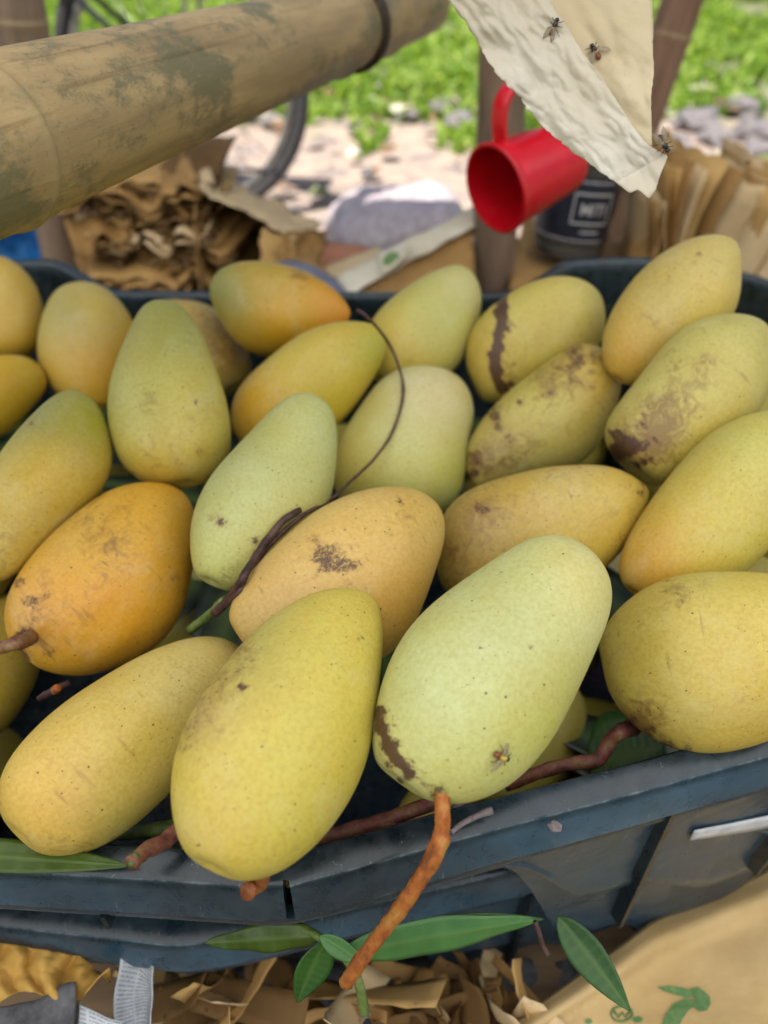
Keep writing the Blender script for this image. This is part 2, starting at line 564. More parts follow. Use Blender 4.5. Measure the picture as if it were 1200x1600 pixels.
    t.bump(t.math('ADD', n2, t.math('MULTIPLY', n3, 0.4)), 0.6, 0.02)
    M['soil'] = t.p(color=col, rough=0.9, spec=0.2)
    t = NT('field_stone')
    n = t.noise(t.coord(), 30, 6, 0.7)
    t.bump(n, 0.6, 0.006)
    M['stone'] = t.p(color=t.ramp(n, (0.3, lin((74, 72, 78))), (0.7, lin((122, 114, 112)))), rough=0.85)

    # --- plastics, metal
    t = NT('red_plastic')
    n = t.noise(t.coord(), 60, 6, 0.7)
    n_ = t.noise(t.coord((1, 1, .2)), 240, 3, 0.6, 0.6)
    M['red'] = t.p(color=t.mix(t.math('MULTIPLY', t.math('SUBTRACT', n_, 0.62), 3.0, clamp=True), t.ramp(n, (0.3, lin((190, 8, 22))), (0.7, lin((212, 14, 32)))), lin((226, 90, 90))), rough=t.math('ADD', 0.24, t.math('MULTIPLY', n, 0.18)), spec=0.5, sss=0.05)
    t.bsdf.inputs['Subsurface Scale'].default_value = 0.004
    t = NT('blue_film')
    n = t.noise(t.coord(), 24, 5, 0.6)
    col = t.ramp(n, (0.3, lin((22, 104, 178))), (0.7, lin((70, 156, 220))))
    M['blue'] = t.p(color=col, rough=0.25, spec=0.6)
    t.translucent(col, 0.4)
    t = NT('lavender_sacking')
    n = t.noise(t.coord(), 70, 5, 0.7)
    t.bump(n, 0.5, 0.004)
    M['sack'] = t.p(color=t.ramp(n, (0.3, lin((138, 124, 128))), (0.7, lin((190, 180, 182)))), rough=0.5)
    t = NT('slate_plastic'); n = t.noise(t.coord(), 40, 4)
    M['slate'] = t.p(color=t.ramp(n, (0.3, lin((82, 84, 98))), (0.7, lin((112, 112, 126)))), rough=0.5)
    t = NT('tyre_rubber'); n = t.noise(t.coord(), 80, 4)
    M['rubber'] = t.p(color=t.ramp(n, (0.3, lin((24, 26, 30))), (0.7, lin((52, 50, 50)))), rough=0.7)
    t = NT('dull_steel'); n = t.noise(t.coord(), 60, 4)
    M['steel'] = t.p(color=t.ramp(n, (0.3, lin((120, 118, 116))), (0.7, lin((166, 164, 160)))), metal=0.9, rough=0.4)
    t = NT('black_paint'); n = t.noise(t.coord(), 60, 4)
    M['black'] = t.p(color=t.ramp(n, (0.3, lin((20, 22, 28))), (0.7, lin((44, 44, 50)))), rough=0.4)
    t = NT('tie_wire'); n = t.noise(t.coord(), 300, 3)
    M['wire'] = t.p(color=t.ramp(n, (0.3, lin((38, 32, 28))), (0.7, lin((86, 70, 56)))), rough=0.55, metal=0.4)
    t = NT('clear_jar'); M['clear'] = t.p(color=lin((214, 214, 206)), rough=0.12, trans=0.9, ior=1.3)
    t = NT('navy_label'); n = t.noise(t.coord(), 50, 3)
    M['navy'] = t.p(color=t.ramp(n, (0.3, lin((26, 28, 40))), (0.7, lin((42, 44, 56)))), rough=0.4)
    t = NT('label_ink'); M['ink'] = t.p(color=lin((176, 172, 168)), rough=0.5)
    t = NT('olive_paste'); n = t.noise(t.coord(), 90, 4)
    M['paste'] = t.p(color=t.ramp(n, (0.3, lin((140, 118, 34))), (0.7, lin((176, 154, 70)))), rough=0.5)
    t = NT('brown_syrup'); M['syrup'] = t.p(color=lin((84, 58, 34)), rough=0.4)
    t = NT('green_print'); n = t.noise(t.coord(), 240, 4, 0.7)
    M['print'] = t.p(color=t.ramp(n, (0.3, lin((74, 118, 66))), (0.6, lin((104, 136, 82))), (0.8, lin((168, 150, 90)))), rough=0.8)

    # --- flies
    t = NT('fly_brown'); n = t.noise(t.coord(), 900, 3)
    M['fly_brown'] = t.p(color=t.ramp(n, (0.3, lin((66, 34, 16))), (0.7, lin((140, 78, 36)))), rough=0.4)
    t = NT('fly_dark'); n = t.noise(t.coord(), 900, 3)
    M['fly_dark'] = t.p(color=t.ramp(n, (0.3, lin((22, 18, 16))), (0.7, lin((56, 46, 38)))), rough=0.35)
    t = NT('fly_yellow'); M['fly_yellow'] = t.p(color=lin((190, 160, 60)), rough=0.5)
    t = NT('fly_wing'); M['wing'] = t.p(color=lin((150, 132, 108)), rough=0.25, alpha=0.45)

    # --- tarp of the added roof, and timber
    t = NT('added_tarp'); n = t.noise(t.coord(), 3, 5)
    col = t.ramp(n, (0.3, (0.62, 0.64, 0.66)), (0.7, (0.72, 0.73, 0.74)))
    M['tarp'] = t.p(color=col, rough=0.6)
    t.translucent(col, 0.85)  # lets sun through, so the added roof acts as soft overhead light
    t = NT('grey_timber'); n = t.noise(t.coord((0.1, 1, 1)), 60, 5, 0.6)
    t.bump(n, 0.5, 0.002)
    M['timber'] = t.p(color=t.ramp(n, (0.3, lin((92, 72, 50))), (0.7, lin((136, 110, 80)))), rough=0.8)


make_materials()

# ------------------------------------------------------------------ the ground
def build_ground():
    xs = np.concatenate([[-300, -120, -40, -15], np.linspace(-8, 8, 65), [15, 40, 120, 300]])
    ys = np.concatenate([[-300, -120, -40, -12, -4], np.linspace(-2, 9, 56), [14, 30, 80, 160, 400]])
    V, turf = [], []
    for x in xs:
        for y in ys:
            z = 0.0
            if abs(x) < 9 and -3 < y < 10:
                z = 0.03 * noise.noise(Vector((x * 1.3, y * 1.3, 0.3))) + 0.012 * noise.noise(Vector((x * 5, y * 5, 2))) - 0.012
            V.append((x, y, z))
            e = 2.75 + 0.35 * noise.noise(Vector((x * 1.1, y * 0.8, 5)))
            dq = math.hypot(max(abs(x - .3) - 1.9, 0) * 1.0, max(.4 - y, y - 2.9, 0)) + .3 * noise.noise(Vector((x * .9, y * .9, 8)))
            turf.append(max(float(sst(y, e, e + 0.6)), float(sst(dq, 0.1, .7))))
    me = mesh('ground', V, grid_faces(len(xs), len(ys)))
    at_ = me.attributes.new('turf', 'FLOAT', 'POINT')
    at_.data.foreach_set('value', turf)
    tag(link('ground', me, M['soil']), kind='structure')


build_ground()


def build_grass():
    """leafy grass in the sun beyond the stall"""
    n = 52000
    x = RNG.uniform(-4.2, 4.6, n)
    y = 2.35 + RNG.uniform(0, 1, n) ** 1.35 * 6.2
    dens = np.array([noise.noise(Vector((a * 1.5, b * 1.2, 4.0))) + 0.6 * noise.noise(Vector((a * 4, b * 4, 1.0))) for a, b in zip(x, y)])
    keep = dens > np.where(y < 3.0, 0.22, np.where(y < 3.5, -0.08, -0.45))
    keep &= ~((x < -0.1) & (x > -1.1) & (y < 2.9))
    x, y = x[keep], y[keep]
    n = len(x)
    h = RNG.uniform(0.02, 0.075, n) * np.where(y < 3.2, 0.7, 1.0)
    w = RNG.uniform(0.007, 0.022, n)
    a = RNG.uniform(0, 2 * np.pi, n)
    lean = RNG.uniform(0.4, 1.8, n) * h
    la = RNG.uniform(0, 2 * np.pi, n)
    z0 = np.full(n, -0.03)
    dx, dy = np.cos(a) * w, np.sin(a) * w
    lx, ly = np.cos(la) * lean, np.sin(la) * lean
    P = np.zeros((n, 5, 3))
    P[:, 0] = np.stack([x - dx * .5, y - dy * .5, z0], 1)
    P[:, 1] = np.stack([x + dx * .5, y + dy * .5, z0], 1)
    P[:, 2] = np.stack([x + dx + lx * .4, y + dy + ly * .4, z0 + 0.03 + h * .6], 1)
    P[:, 3] = np.stack([x - dx + lx * .4, y - dy + ly * .4, z0 + 0.03 + h * .6], 1)
    P[:, 4] = np.stack([x + lx, y + ly, z0 + 0.03 + h * 0.9], 1)
    me = bpy.data.meshes.new('grass')
    base = np.arange(n) * 5
    faces = []
    quads = np.stack([base, base + 1, base + 2, base + 3], 1).tolist()
    tris = np.stack([base + 3, base + 2, base + 4], 1).tolist()
    me.from_pydata(P.reshape(-1, 3).tolist(), [], quads + tris)
    tone = np.clip(RNG.normal(0.5, 0.25, n) + 0.25 * np.array([noise.noise(Vector((a_ * 3, b_ * 3, 9))) for a_, b_ in zip(x, y)]), 0, 1)
    at_ = me.attributes.new('tone', 'FLOAT', 'POINT')
    at_.data.foreach_set('value', np.repeat(tone, 5).astype(np.float32))
    me.update()
    tag(link('grass', me, M['grass']), 'sunlit leafy grass growing beyond the bare soil', 'grass', kind='stuff')


build_grass()


def build_litter():
    """dry leaves, scraps and husks trodden into the soil behind the stall"""
    rng = np.random.default_rng(3)
    V, Fc, tone = [], [], []
    for k in range(420):
        x, y = rng.uniform(-1.6, 2.2), rng.uniform(1.2, 3.4)
        r = rng.uniform(.012, .045)
        a = rng.uniform(0, 6.28)
        e = rng.uniform(.35, .8)
        b = len(V)
        n = 7
        up = rng.uniform(.002, .018)
        V.append((x, y, .022 + up))
        for i in range(n):
            t = 2 * math.pi * i / n
            rr = r * rng.uniform(.7, 1.15)
            lx, ly = rr * math.cos(t), rr * math.sin(t) * e
            V.append((x + lx * math.cos(a) - ly * math.sin(a), y + lx * math.sin(a) + ly * math.cos(a), .012 + rng.uniform(0, .016)))
        for i in range(n):
            Fc.append((b, b + 1 + i, b + 1 + (i + 1) % n))
        tone += [float(rng.uniform(0, 1))] * (n + 1)
    me = mesh('litter', V, Fc, False)
    a_ = me.attributes.new('tone', 'FLOAT', 'POINT')
    a_.data.foreach_set('value', tone)
    tag(link('litter', me, M['litter']), 'dry leaves and scraps trodden into the bare soil', 'litter', kind='stuff')


build_litter()


def stone_mesh(seed, r):
    bm = bmesh.new()
    bmesh.ops.create_icosphere(bm, subdivisions=2, radius=r)
    for v in bm.verts:
        d = v.co.normalized()
        v.co *= 0.8 + 0.45 * noise.noise(d * 1.6 + Vector((seed, 0, 0)))
        v.co.z *= 0.55
    me = bpy.data.meshes.new('stone')
    bm.to_mesh(me)
    bm.free()
    return me


STONE_AT = ['the big one nearest the hanging paper', 'farthest back at the right edge', 'behind the lowest one at the right edge', 'in the middle of the right heap', 'closest to the black fly', 'lowest at the right edge',
            'left of the central post beside the grass', 'touching the left side of the central post', 'the small one left of the central post', 'under the wire tie of the big pole', 'the small one between wheel and red mug',
            'behind the right side of the bicycle tyre', 'seen through the bicycle wheel', 'the smallest one just behind the lavender sack']
for i, (px, py, r) in enumerate([(1092, 190, .10), (1160, 168, .08), (1175, 205, .09), (1120, 215, .07), (1060, 225, .06), (1190, 235, .07), (690, 168, .06), (720, 190, .07), (640, 178, .04),
                                 (500, 132, .05), (555, 200, .035), (425, 190, .05), (380, 180, .06), (575, 270, .03)]):
    p = at_z(px, py, 0.01)
    o = link('stone', stone_mesh(i * 3.3, r), M['stone'])
    o.location = p
    o.rotation_euler = (0, 0, i * 1.3)
    tag(o, 'grey field stone on the soil, ' + STONE_AT[i], 'stone', 'grey stones scattered at the grass edge')


# ------------------------------------------------------------------ bamboo
def bamboo_pole(name, a, b, r0, r1, nodes, mat, sides=28, hollow_end=True, seed=0.0, bend=0.0):
    """a culm from a to b; nodes = distances (m) of its rings from a"""
    a, b = Vector(a), Vector(b)
    L = (b - a).length
    q = (b - a).to_track_quat('Z', 'Y').to_matrix().to_4x4()
    q.translation = a
    zs = sorted(set([0, L] + list(np.linspace(0, L, 46)) + [n + k for n in nodes for k in (-.012, -.007, -.004, -.002, 0, .002, .0045, .008, .014) if 0 < n + k < L]))
    V, nd = [], []
    for z in zs:
        r = r0 + (r1 - r0) * z / L
        dn = min([abs(z - n) for n in nodes] or [9])
        sgn = next((1 if z > n else -1 for n in nodes if abs(z - n) == dn), 1)
        r *= 1 + 0.035 * math.exp(-(dn / 0.0035) ** 2) + 0.04 * math.exp(-(dn / 0.016) ** 2)
        if sgn > 0 and 0 < dn < 0.006:
            r *= 0.972
        for k in range(sides):
            th = 2 * math.pi * k / sides
            rr = r * (1 + 0.02 * noise.noise(Vector((math.cos(th) * 1.2 + seed, math.sin(th) * 1.2, z * 9))))
            V.append((math.cos(th) * rr + bend * math.sin(math.pi * z / L), math.sin(th) * rr, z))
            nd.append(math.exp(-(dn / 0.005) ** 2))
    n = len(zs)
    Fc = []
    for i in range(n - 1):
        for k in range(sides):
            p, s = i * sides + k, i * sides + (k + 1) % sides
            Fc.append((p, s, s + sides, p + sides))
    # hollow ends
    for e, (row, z, inw) in enumerate(((0, 0, 0.04), (n - 1, L, -0.04))):
        o = len(V)
        rr = (r0 if e == 0 else r1)
        for k in range(sides):
            th = 2 * math.pi * k / sides
            V.append((math.cos(th) * rr * .78, math.sin(th) * rr * .78, z)); nd.append(0)
        for k in range(sides):
            th = 2 * math.pi * k / sides
            V.append((math.cos(th) * rr * .76, math.sin(th) * rr * .76, z + inw)); nd.append(0)
        for k in range(sides):
            k2 = (k + 1) % sides
            r_ = (row * sides + k, row * sides + k2, o + k2, o + k)
            s_ = (o + k, o + k2, o + sides + k2, o + sides + k)
            Fc.append(r_[::-1] if e == 0 else r_)
            Fc.append(s_[::-1] if e == 0 else s_)
        Fc.append(tuple(o + sides + k for k in range(sides)) if e else tuple(o + sides + k for k in range(sides))[::-1])
    me = mesh(name, V, Fc)
    at_ = me.attributes.new('node', 'FLOAT', 'POINT')
    at_.data.foreach_set('value', nd)
    o = link(name, me, mat)
    o.matrix_world = q
    return o


# near pole crossing above the crate
P1_, P2_ = at(0, 222, .335), at(520, 50, .655)
PD = (P2_ - P1_).normalized()
P12 = (P2_ - P1_).length
PA, PB = P1_ - PD * .11, P2_ + PD * .30
pa_pole = bamboo_pole('bamboo_pole', PA, PB, 0.0335, 0.0328, [0.100, 0.11 + P12 - .005, 0.11 + P12 + .125], M['bamboo_near'], sides=48, seed=3)
tag(pa_pole, 'thick weathered tan bamboo pole with flaking grey patches slanting across above the mangoes', 'bamboo pole')
# post behind the crate, left post, leaning right post, and two unseen front posts added under the added roof
POSTS = [
    ((0.150, 0.945, 0.0), (0.075, 0.915, 1.72), 0.0275, 'straight grey brown bamboo post standing behind the red mug', 'bamboo_post', [.18, .40, .545, .80, 1.1, 1.4]),
    ((-0.440, 0.985, 0.0), (-0.285, 0.95, 1.74), 0.0285, 'grey brown bamboo post at the left end of the big pole, blue plastic behind it', 'bamboo_post', [.16, .36, .555, .85, 1.15, 1.45]),
    ((0.330, 1.27, 0.0), (0.620, 1.36, 1.70), 0.030, 'reddish leaning bamboo post behind the hanging paper', 'bamboo_red', [.2, .5, .8, 1.1, 1.4]),
]
for a, b, r, lab, m, nd in POSTS:
    tag(bamboo_pole('bamboo_post', a, b, r, r * .9, nd, M[m], sides=20, seed=r * 100), lab, 'bamboo post')
for x, lab in ((-1.0, 'unseen bamboo post added under the front left of the added roof'), (1.0, 'unseen bamboo post added under the front right of the added roof')):
    tag(bamboo_pole('bamboo_post', (x, 0.46, 0), (x, 0.46, 1.72), .03, .027, [.3, .7, 1.1, 1.5], M['bamboo_post'], sides=14), lab, 'bamboo post')
tag(bamboo_pole('added_rail', (-1.06, 0.425, 0.80), (1.06, 0.425, 0.80), .016, .015, [.3, .7, 1.1, 1.5, 1.9], M['bamboo_post'], sides=14), 'thin unseen bamboo rail added above the crate to hang the paper', 'bamboo rail')  # unseen rail, added together with the roof

# wire tie round the pole
def ring_on_pole(z, off, r, tilt):
    ax = (PB - PA).normalized()
    q = (PB - PA).to_track_quat('Z', 'Y').to_matrix()
    pts = []
    for k in range(41):
        th = 2 * math.pi * k / 40
        pts.append(PA + q @ Vector((math.cos(th) * r, math.sin(th) * r, z + off + tilt * math.cos(th + .6))))
    return pts


Lp = (PB - PA).length
wt = empty('wire_tie', PA + (PB - PA) * ((.11 + P12 + .040) / Lp), label='dark twisted wire tied round the bamboo pole just past its node', cat='wire tie')
wm_ = Matrix.Translation(wt.location)
for k, (off, tl) in enumerate(((0.0, .004), (.005, -.003), (.010, .006))):
    v, f = tube(ring_on_pole(.11 + P12 + .040, off, 0.0352 + .0004 * k, tl), 0.0021, 8, caps=False)
    link('wire_loop', mesh('wire_loop', v, f), M['wire'], wt, wm_)
q = (PB - PA).to_track_quat('Z', 'Y').to_matrix()
TZ = .11 + P12 + .04
tw = [PA + q @ Vector((-.010, .0355, TZ)), PA + q @ Vector((-.012, .042, TZ + .005)), PA + q @ Vector((-.008, .052, TZ + .012)), PA + q @ Vector((-.014, .062, TZ + .018))]
v, f = tube(smooth_path(tw, 4), 0.0022, 8)
link('twisted_end', mesh('twisted_end', v, f), M['wire'], wt, wm_)

# ------------------------------------------------------------------ added roof, out of view: shades the crate and diffuses sun onto it
def build_added_roof():
    nu, nv = 22, 20
    V = []
    for i in range(nu):
        for j in range(nv):
            x = -2.6 + 5.2 * i / (nu - 1)
            y = -2.6 + 3.42 * j / (nv - 1)
            z = 1.74 + 0.05 * noise.noise(Vector((x * 1.6, y * 1.6, 3))) - 0.05 * math.sin(math.pi * i / (nu - 1)) * math.sin(math.pi * j / (nv - 1)) + 0.09 * (j / (nv - 1))
            V.append((x, y, z))
    me = mesh('added_roof', V, grid_faces(nu, nv))
    tag(link('added_roof', me, M['tarp']), 'unseen pale tarpaulin added overhead to shade and softly light the fruit', 'roof', kind='structure')


build_added_roof()

# ------------------------------------------------------------------ low slatted platform
plat = empty('slatted_platform', (0, .5, 0), label='low grey timber slatted platform under the crates and paper', cat='platform')
pm_ = Matrix.Translation(plat.location)
for k in range(13):
    y = -0.12 + k * 0.105
    v, f = box_data((0, y, 0.108 + 0.002 * (k % 3)), 1.7, 0.092, 0.022)
    link('slat', mesh('slat', v, f, False), M['timber'], plat, pm_)
for x in (-.78, .78):
    v, f = box_data((x, .51, .075), .06, 1.34, .04)
    link('bearer', mesh('bearer', v, f, False), M['timber'], plat, pm_)
    for y in (-.1, 1.1):
        v, f = box_data((x, y, .02), .06, .06, .066)
        link('leg', mesh('leg', v, f, False), M['timber'], plat, pm_)

# ------------------------------------------------------------------ crates
PLAN = [(-.42, .19), (-.30, .160), (-.16, .150), (-.075, .1445), (-.047, .1425), (-.02, .148), (.05, .168), (.125, .1885), (.145, .194), (.19, .206), (.245, .226), (.315, .29), (.365, .42), (.395, .58), (.362, .685), (.265, .742),
        (.10, .722), (-.23, .722), (-.36, .735), (-.45, .66), (-.475, .36)]


def plan_loop(n=300):
    P = [Vector((x, y)) for x, y in PLAN]
    for _ in range(2):
        Q = []
        for i in range(len(P)):
            a, b = P[i], P[(i + 1) % len(P)]
            Q += [a * .8 + b * .2, a * .2 + b * .8]
        P = Q
    L = [0]
    for i in range(len(P)):
        L.append(L[-1] + (P[(i + 1) % len(P)] - P[i]).length)
    out = []
    k = 0
    for i in range(n):
        s = L[-1] * i / n
        while L[k + 1] < s: k += 1
        t = (s - L[k]) / (L[k + 1] - L[k])
        out.append(P[k].lerp(P[(k + 1) % len(P)], t))
    return out


CORNERS = [Vector((.215, .215)), Vector((.285, .735)), Vector((-.42, .70)), Vector((-.46, .20))]


def build_crate(name, z0, shift, label, crack=True, rot=0.0):
    n = 300
    loop = plan_loop(n)
    cen = Vector((-.03, .44))
    nor = []
    for i in range(n):
        t = loop[(i + 2) % n] - loop[i - 2]
        nv = Vector((t.y, -t.x)).normalized()
        nor.append(nv)
    R2 = Matrix.Rotation(rot, 2)

    def pt(i, o, z):
        p = loop[i] + nor[i] * o
        p = R2 @ (p - cen) + cen + Vector(shift)
        return Vector((p.x, p.y, z))
    ringset = []
    wear, dust, sky_tint = [], [], []
    for i in range(n):
        dc = min((loop[i] - c).length for c in CORNERS)
        w = 1 - float(sst(dc, .10, .165))
        rz = 0.03 * w * float(sst(loop[i].y, .45, .6))
        zs = -.056 - .122 * w - .075 * w * float(sst(loop[i].x, .14, .205)) * (1.0 if loop[i].y < .4 else 0.0)
        wob = .0025 * noise.noise(Vector((loop[i].x * 9, loop[i].y * 9, z0)))
        prof = [(-.060, -.215, 0), (-.046, -.205, 0), (-.020, -.040, 0), (-.0155, -.010, 0), (-.0150, -.003, .2), (-.0125, .0005, .5), (-.011, .0008, .3), (-.002, -.0012, .0), (-.0004, -.0022, 1.0), (.0004, -.0034, .35), (.0012, -.008, .1),
                (.0032, -.0240, .2), (.0034, -.0262, .95), (.0026, -.0272, .8), (-.0035, -.028, 0), (-.0045, -.034, 0), (-.0012, -.0352, .6), (-.0008, -.0365, .6), (-.0008, -.0400, .3), (-.0045, -.0415, 0)]
        body = [(-.0052, .12, 0), (-.0058, .46, 0), (-.0040, .50, .55), (-.0040, .55, .5), (-.0082, .59, 0), (-.0078, .95, .1), (-.0072, 1.0, .9), (-.0105, 1.0, .6)]
        ring = [(o, z + rz * (1 if z > -.2 else 0) + wob, wr) for o, z, wr in prof]
        for o, fz, wr in body:
            ring.append((o, -.0415 + (zs + .0415) * fz + rz * (1 - fz) + wob, wr))
        ring.append((-.0115, -.03 + wob + rz, 0))
        ringset.append([pt(i, o, z0 + z) for o, z, wr in ring])
        wear += [wr for o, z, wr in ring]
        sky_tint += [1.0 if 10 <= q <= 13 else (.25 if q in (8, 9, 18, 19) else (.5 if q > 19 else (.12 if q in (4, 5, 6, 7) else 0.0))) for q in range(len(ring))]  # outer rings painted sky blue, inner rings left dark for the shaded gaps
        dust += [1.0 if 15 <= q < len(ring) - 3 else 0.0 for q in range(len(ring))]
    m = len(ringset[0])
    V = [p for r in ringset for p in r]
    Fc = []
    ci = min(range(n), key=lambda i: (loop[i] - Vector((-.0455, .1432))).length)
    for i in range(n):
        for j in range(m - 1):
            if crack and i == ci and 7 <= j <= 12:
                continue
            a, b = i * m + j, ((i + 1) % n) * m + j
            Fc.append((a, a + 1, b + 1, b))
    if crack:      # the split in the rim: pinch the gap to a sliver and give it inner lips
        a0, b0 = ci * m, ((ci + 1) % n) * m
        for j in range(7, 14):
            A, B = V[a0 + j].copy(), V[b0 + j].copy()
            mid = (A + B) / 2
            k = .30 + .2 * ((j - 7) / 6)
            V[a0 + j] = mid + (A - mid) * k
            V[b0 + j] = mid + (B - mid) * k + Vector((0, -.0006, -.0008))
        for base in (a0, b0):
            o = len(V)
            for j in range(7, 14):
                V.append(V[base + j] + Vector((0, .007, -.0005))); wear.append(0.0)
            for j in range(6):
                Fc.append((base + 7 + j, base + 8 + j, o + j + 1, o + j))
    # floor
    c = len(V)
    V.append(Vector((cen.x + shift[0], cen.y + shift[1], z0 - .215))); wear.append(0.0)
    for i in range(n):
        Fc.append((c, i * m, ((i + 1) % n) * m))
    root = empty(name, (cen.x + shift[0], cen.y + shift[1], z0 - .215), label=label, cat='crate', group='nested dark plastic crates')
    rm = Matrix.Translation(root.location)
    me = mesh('shell', V, Fc)
    at_ = me.attributes.new('wear', 'FLOAT', 'POINT')
    at_.data.foreach_set('value', wear)
    at_ = me.attributes.new('sky_tint', 'FLOAT', 'POINT')
    at_.data.foreach_set('value', sky_tint + [0.0] * (len(V) - len(sky_tint)))
    at_ = me.attributes.new('dust', 'FLOAT', 'POINT')
    at_.data.foreach_set('value', dust + [0.0] * (len(V) - len(dust)))
    try:
        me.set_sharp_from_angle(angle=math.radians(38))
    except Exception:
        pass
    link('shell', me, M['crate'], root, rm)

    # upright ribs and moulded frames on the outside
    def near(x, y):
        return min(range(n), key=lambda i: (loop[i] - Vector((x, y))).length)

    def rib(x, y, zt, zb, w, proud, lean=0.0):
        i = near(x, y)
        t = (loop[(i + 1) % n] - loop[i]).normalized()
        nv = nor[i]
        vs = []
        for z, l in ((zt, 0.0), (zb, lean)):
            for s, o in ((-w, -.008), (-w * .6, proud), (w * .6, proud), (w, -.008)):
                p = loop[i] + t * (s + l) + nv * o
                p = R2 @ (p - cen) + cen + Vector(shift)
                vs.append(Vector((p.x, p.y, z0 + z)))
        fs = [(0, 1, 5, 4), (1, 2, 6, 5), (2, 3, 7, 6), (0, 3, 2, 1), (4, 5, 6, 7)]
        link('rib', mesh('rib', vs, fs, False), M['crate'], root, rm)
    rib(.137, .192, -.0295, -.162, .0022, .0012)
    rib(.240, .224, -.0295, -.150, .002, .0004, -.018)
    rib(-.125, .148, -.043, -.0555, .0018, -.0006)
    rib(-.30, .160, -.043, -.060, .0018, -.0006)
    return root, rm, pt


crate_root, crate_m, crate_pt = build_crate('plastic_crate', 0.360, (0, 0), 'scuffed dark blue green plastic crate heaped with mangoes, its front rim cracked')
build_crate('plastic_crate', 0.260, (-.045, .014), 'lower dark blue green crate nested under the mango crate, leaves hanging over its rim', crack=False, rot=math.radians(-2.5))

# pale strip on the corner panel
def on_panel(px, py):             # the crate's corner panel, a vertical plane
    a, b = Vector((.145, .194, 0)), Vector((.245, .226, 0))
    nv = Vector(((b - a).y, -(b - a).x, 0)).normalized()
    r = ray(px, py)
    return CO + r * ((a - nv * .0005 - CO).dot(nv) / r.dot(nv)) - r * .0012


LOOP = plan_loop(300)


def on_wall(p, o=-.0036):
    i = min(range(300), key=lambda k: (LOOP[k] - p.to_2d()).length)
    return crate_pt(i, o, p.z)


A_, B_, C_, D_ = [on_wall(on_panel(*q_)) for q_ in ((1080, 1308), (1212, 1280), (1212, 1301), (1092, 1316))]
# ------------------------------------------------------------------ mangoes
# id: direction of the tip (deg), tilt away (deg), distance; side profile of each fruit measured on the photograph (px)
MG = dict(
    m2=(64, 22, 0.305),
    m1=(47, 18, 0.355),
    m5=(44, 18, 0.428),
    m3=(56, 18, 0.316),
    m4=(8, 5, 0.376),
    m10=(54, 22, 0.425),
    m11=(54, 22, 0.470),
    m12=(58, 22, 0.510),
    m13=(36, 15, 0.538),
    m14=(28, 10, 0.575),
    m9=(13, 5, 0.450),
    m8=(64, 25, 0.543),
    m6=(62, 25, 0.427),
    m7=(34, 15, 0.392),
    m16=(32, 12, 0.539),
    m15=(50, 22, 0.590),
    m17=(164, 4, 0.604),
    m18=(92, 28, 0.477),
    m23=(62, 25, 0.435),
    m20=(100, 28, 0.634),
    m21=(100, 25, 0.660),
    m19=(120, 20, 0.656),
    m22=(22, 8, 0.589),
    m25=(30, 0, .623), m26=(50, 10, .499), m27=(20, 0, .531), m28=(60, 10, .599), m29=(40, 10, .600), m24=(50, 15, .470))
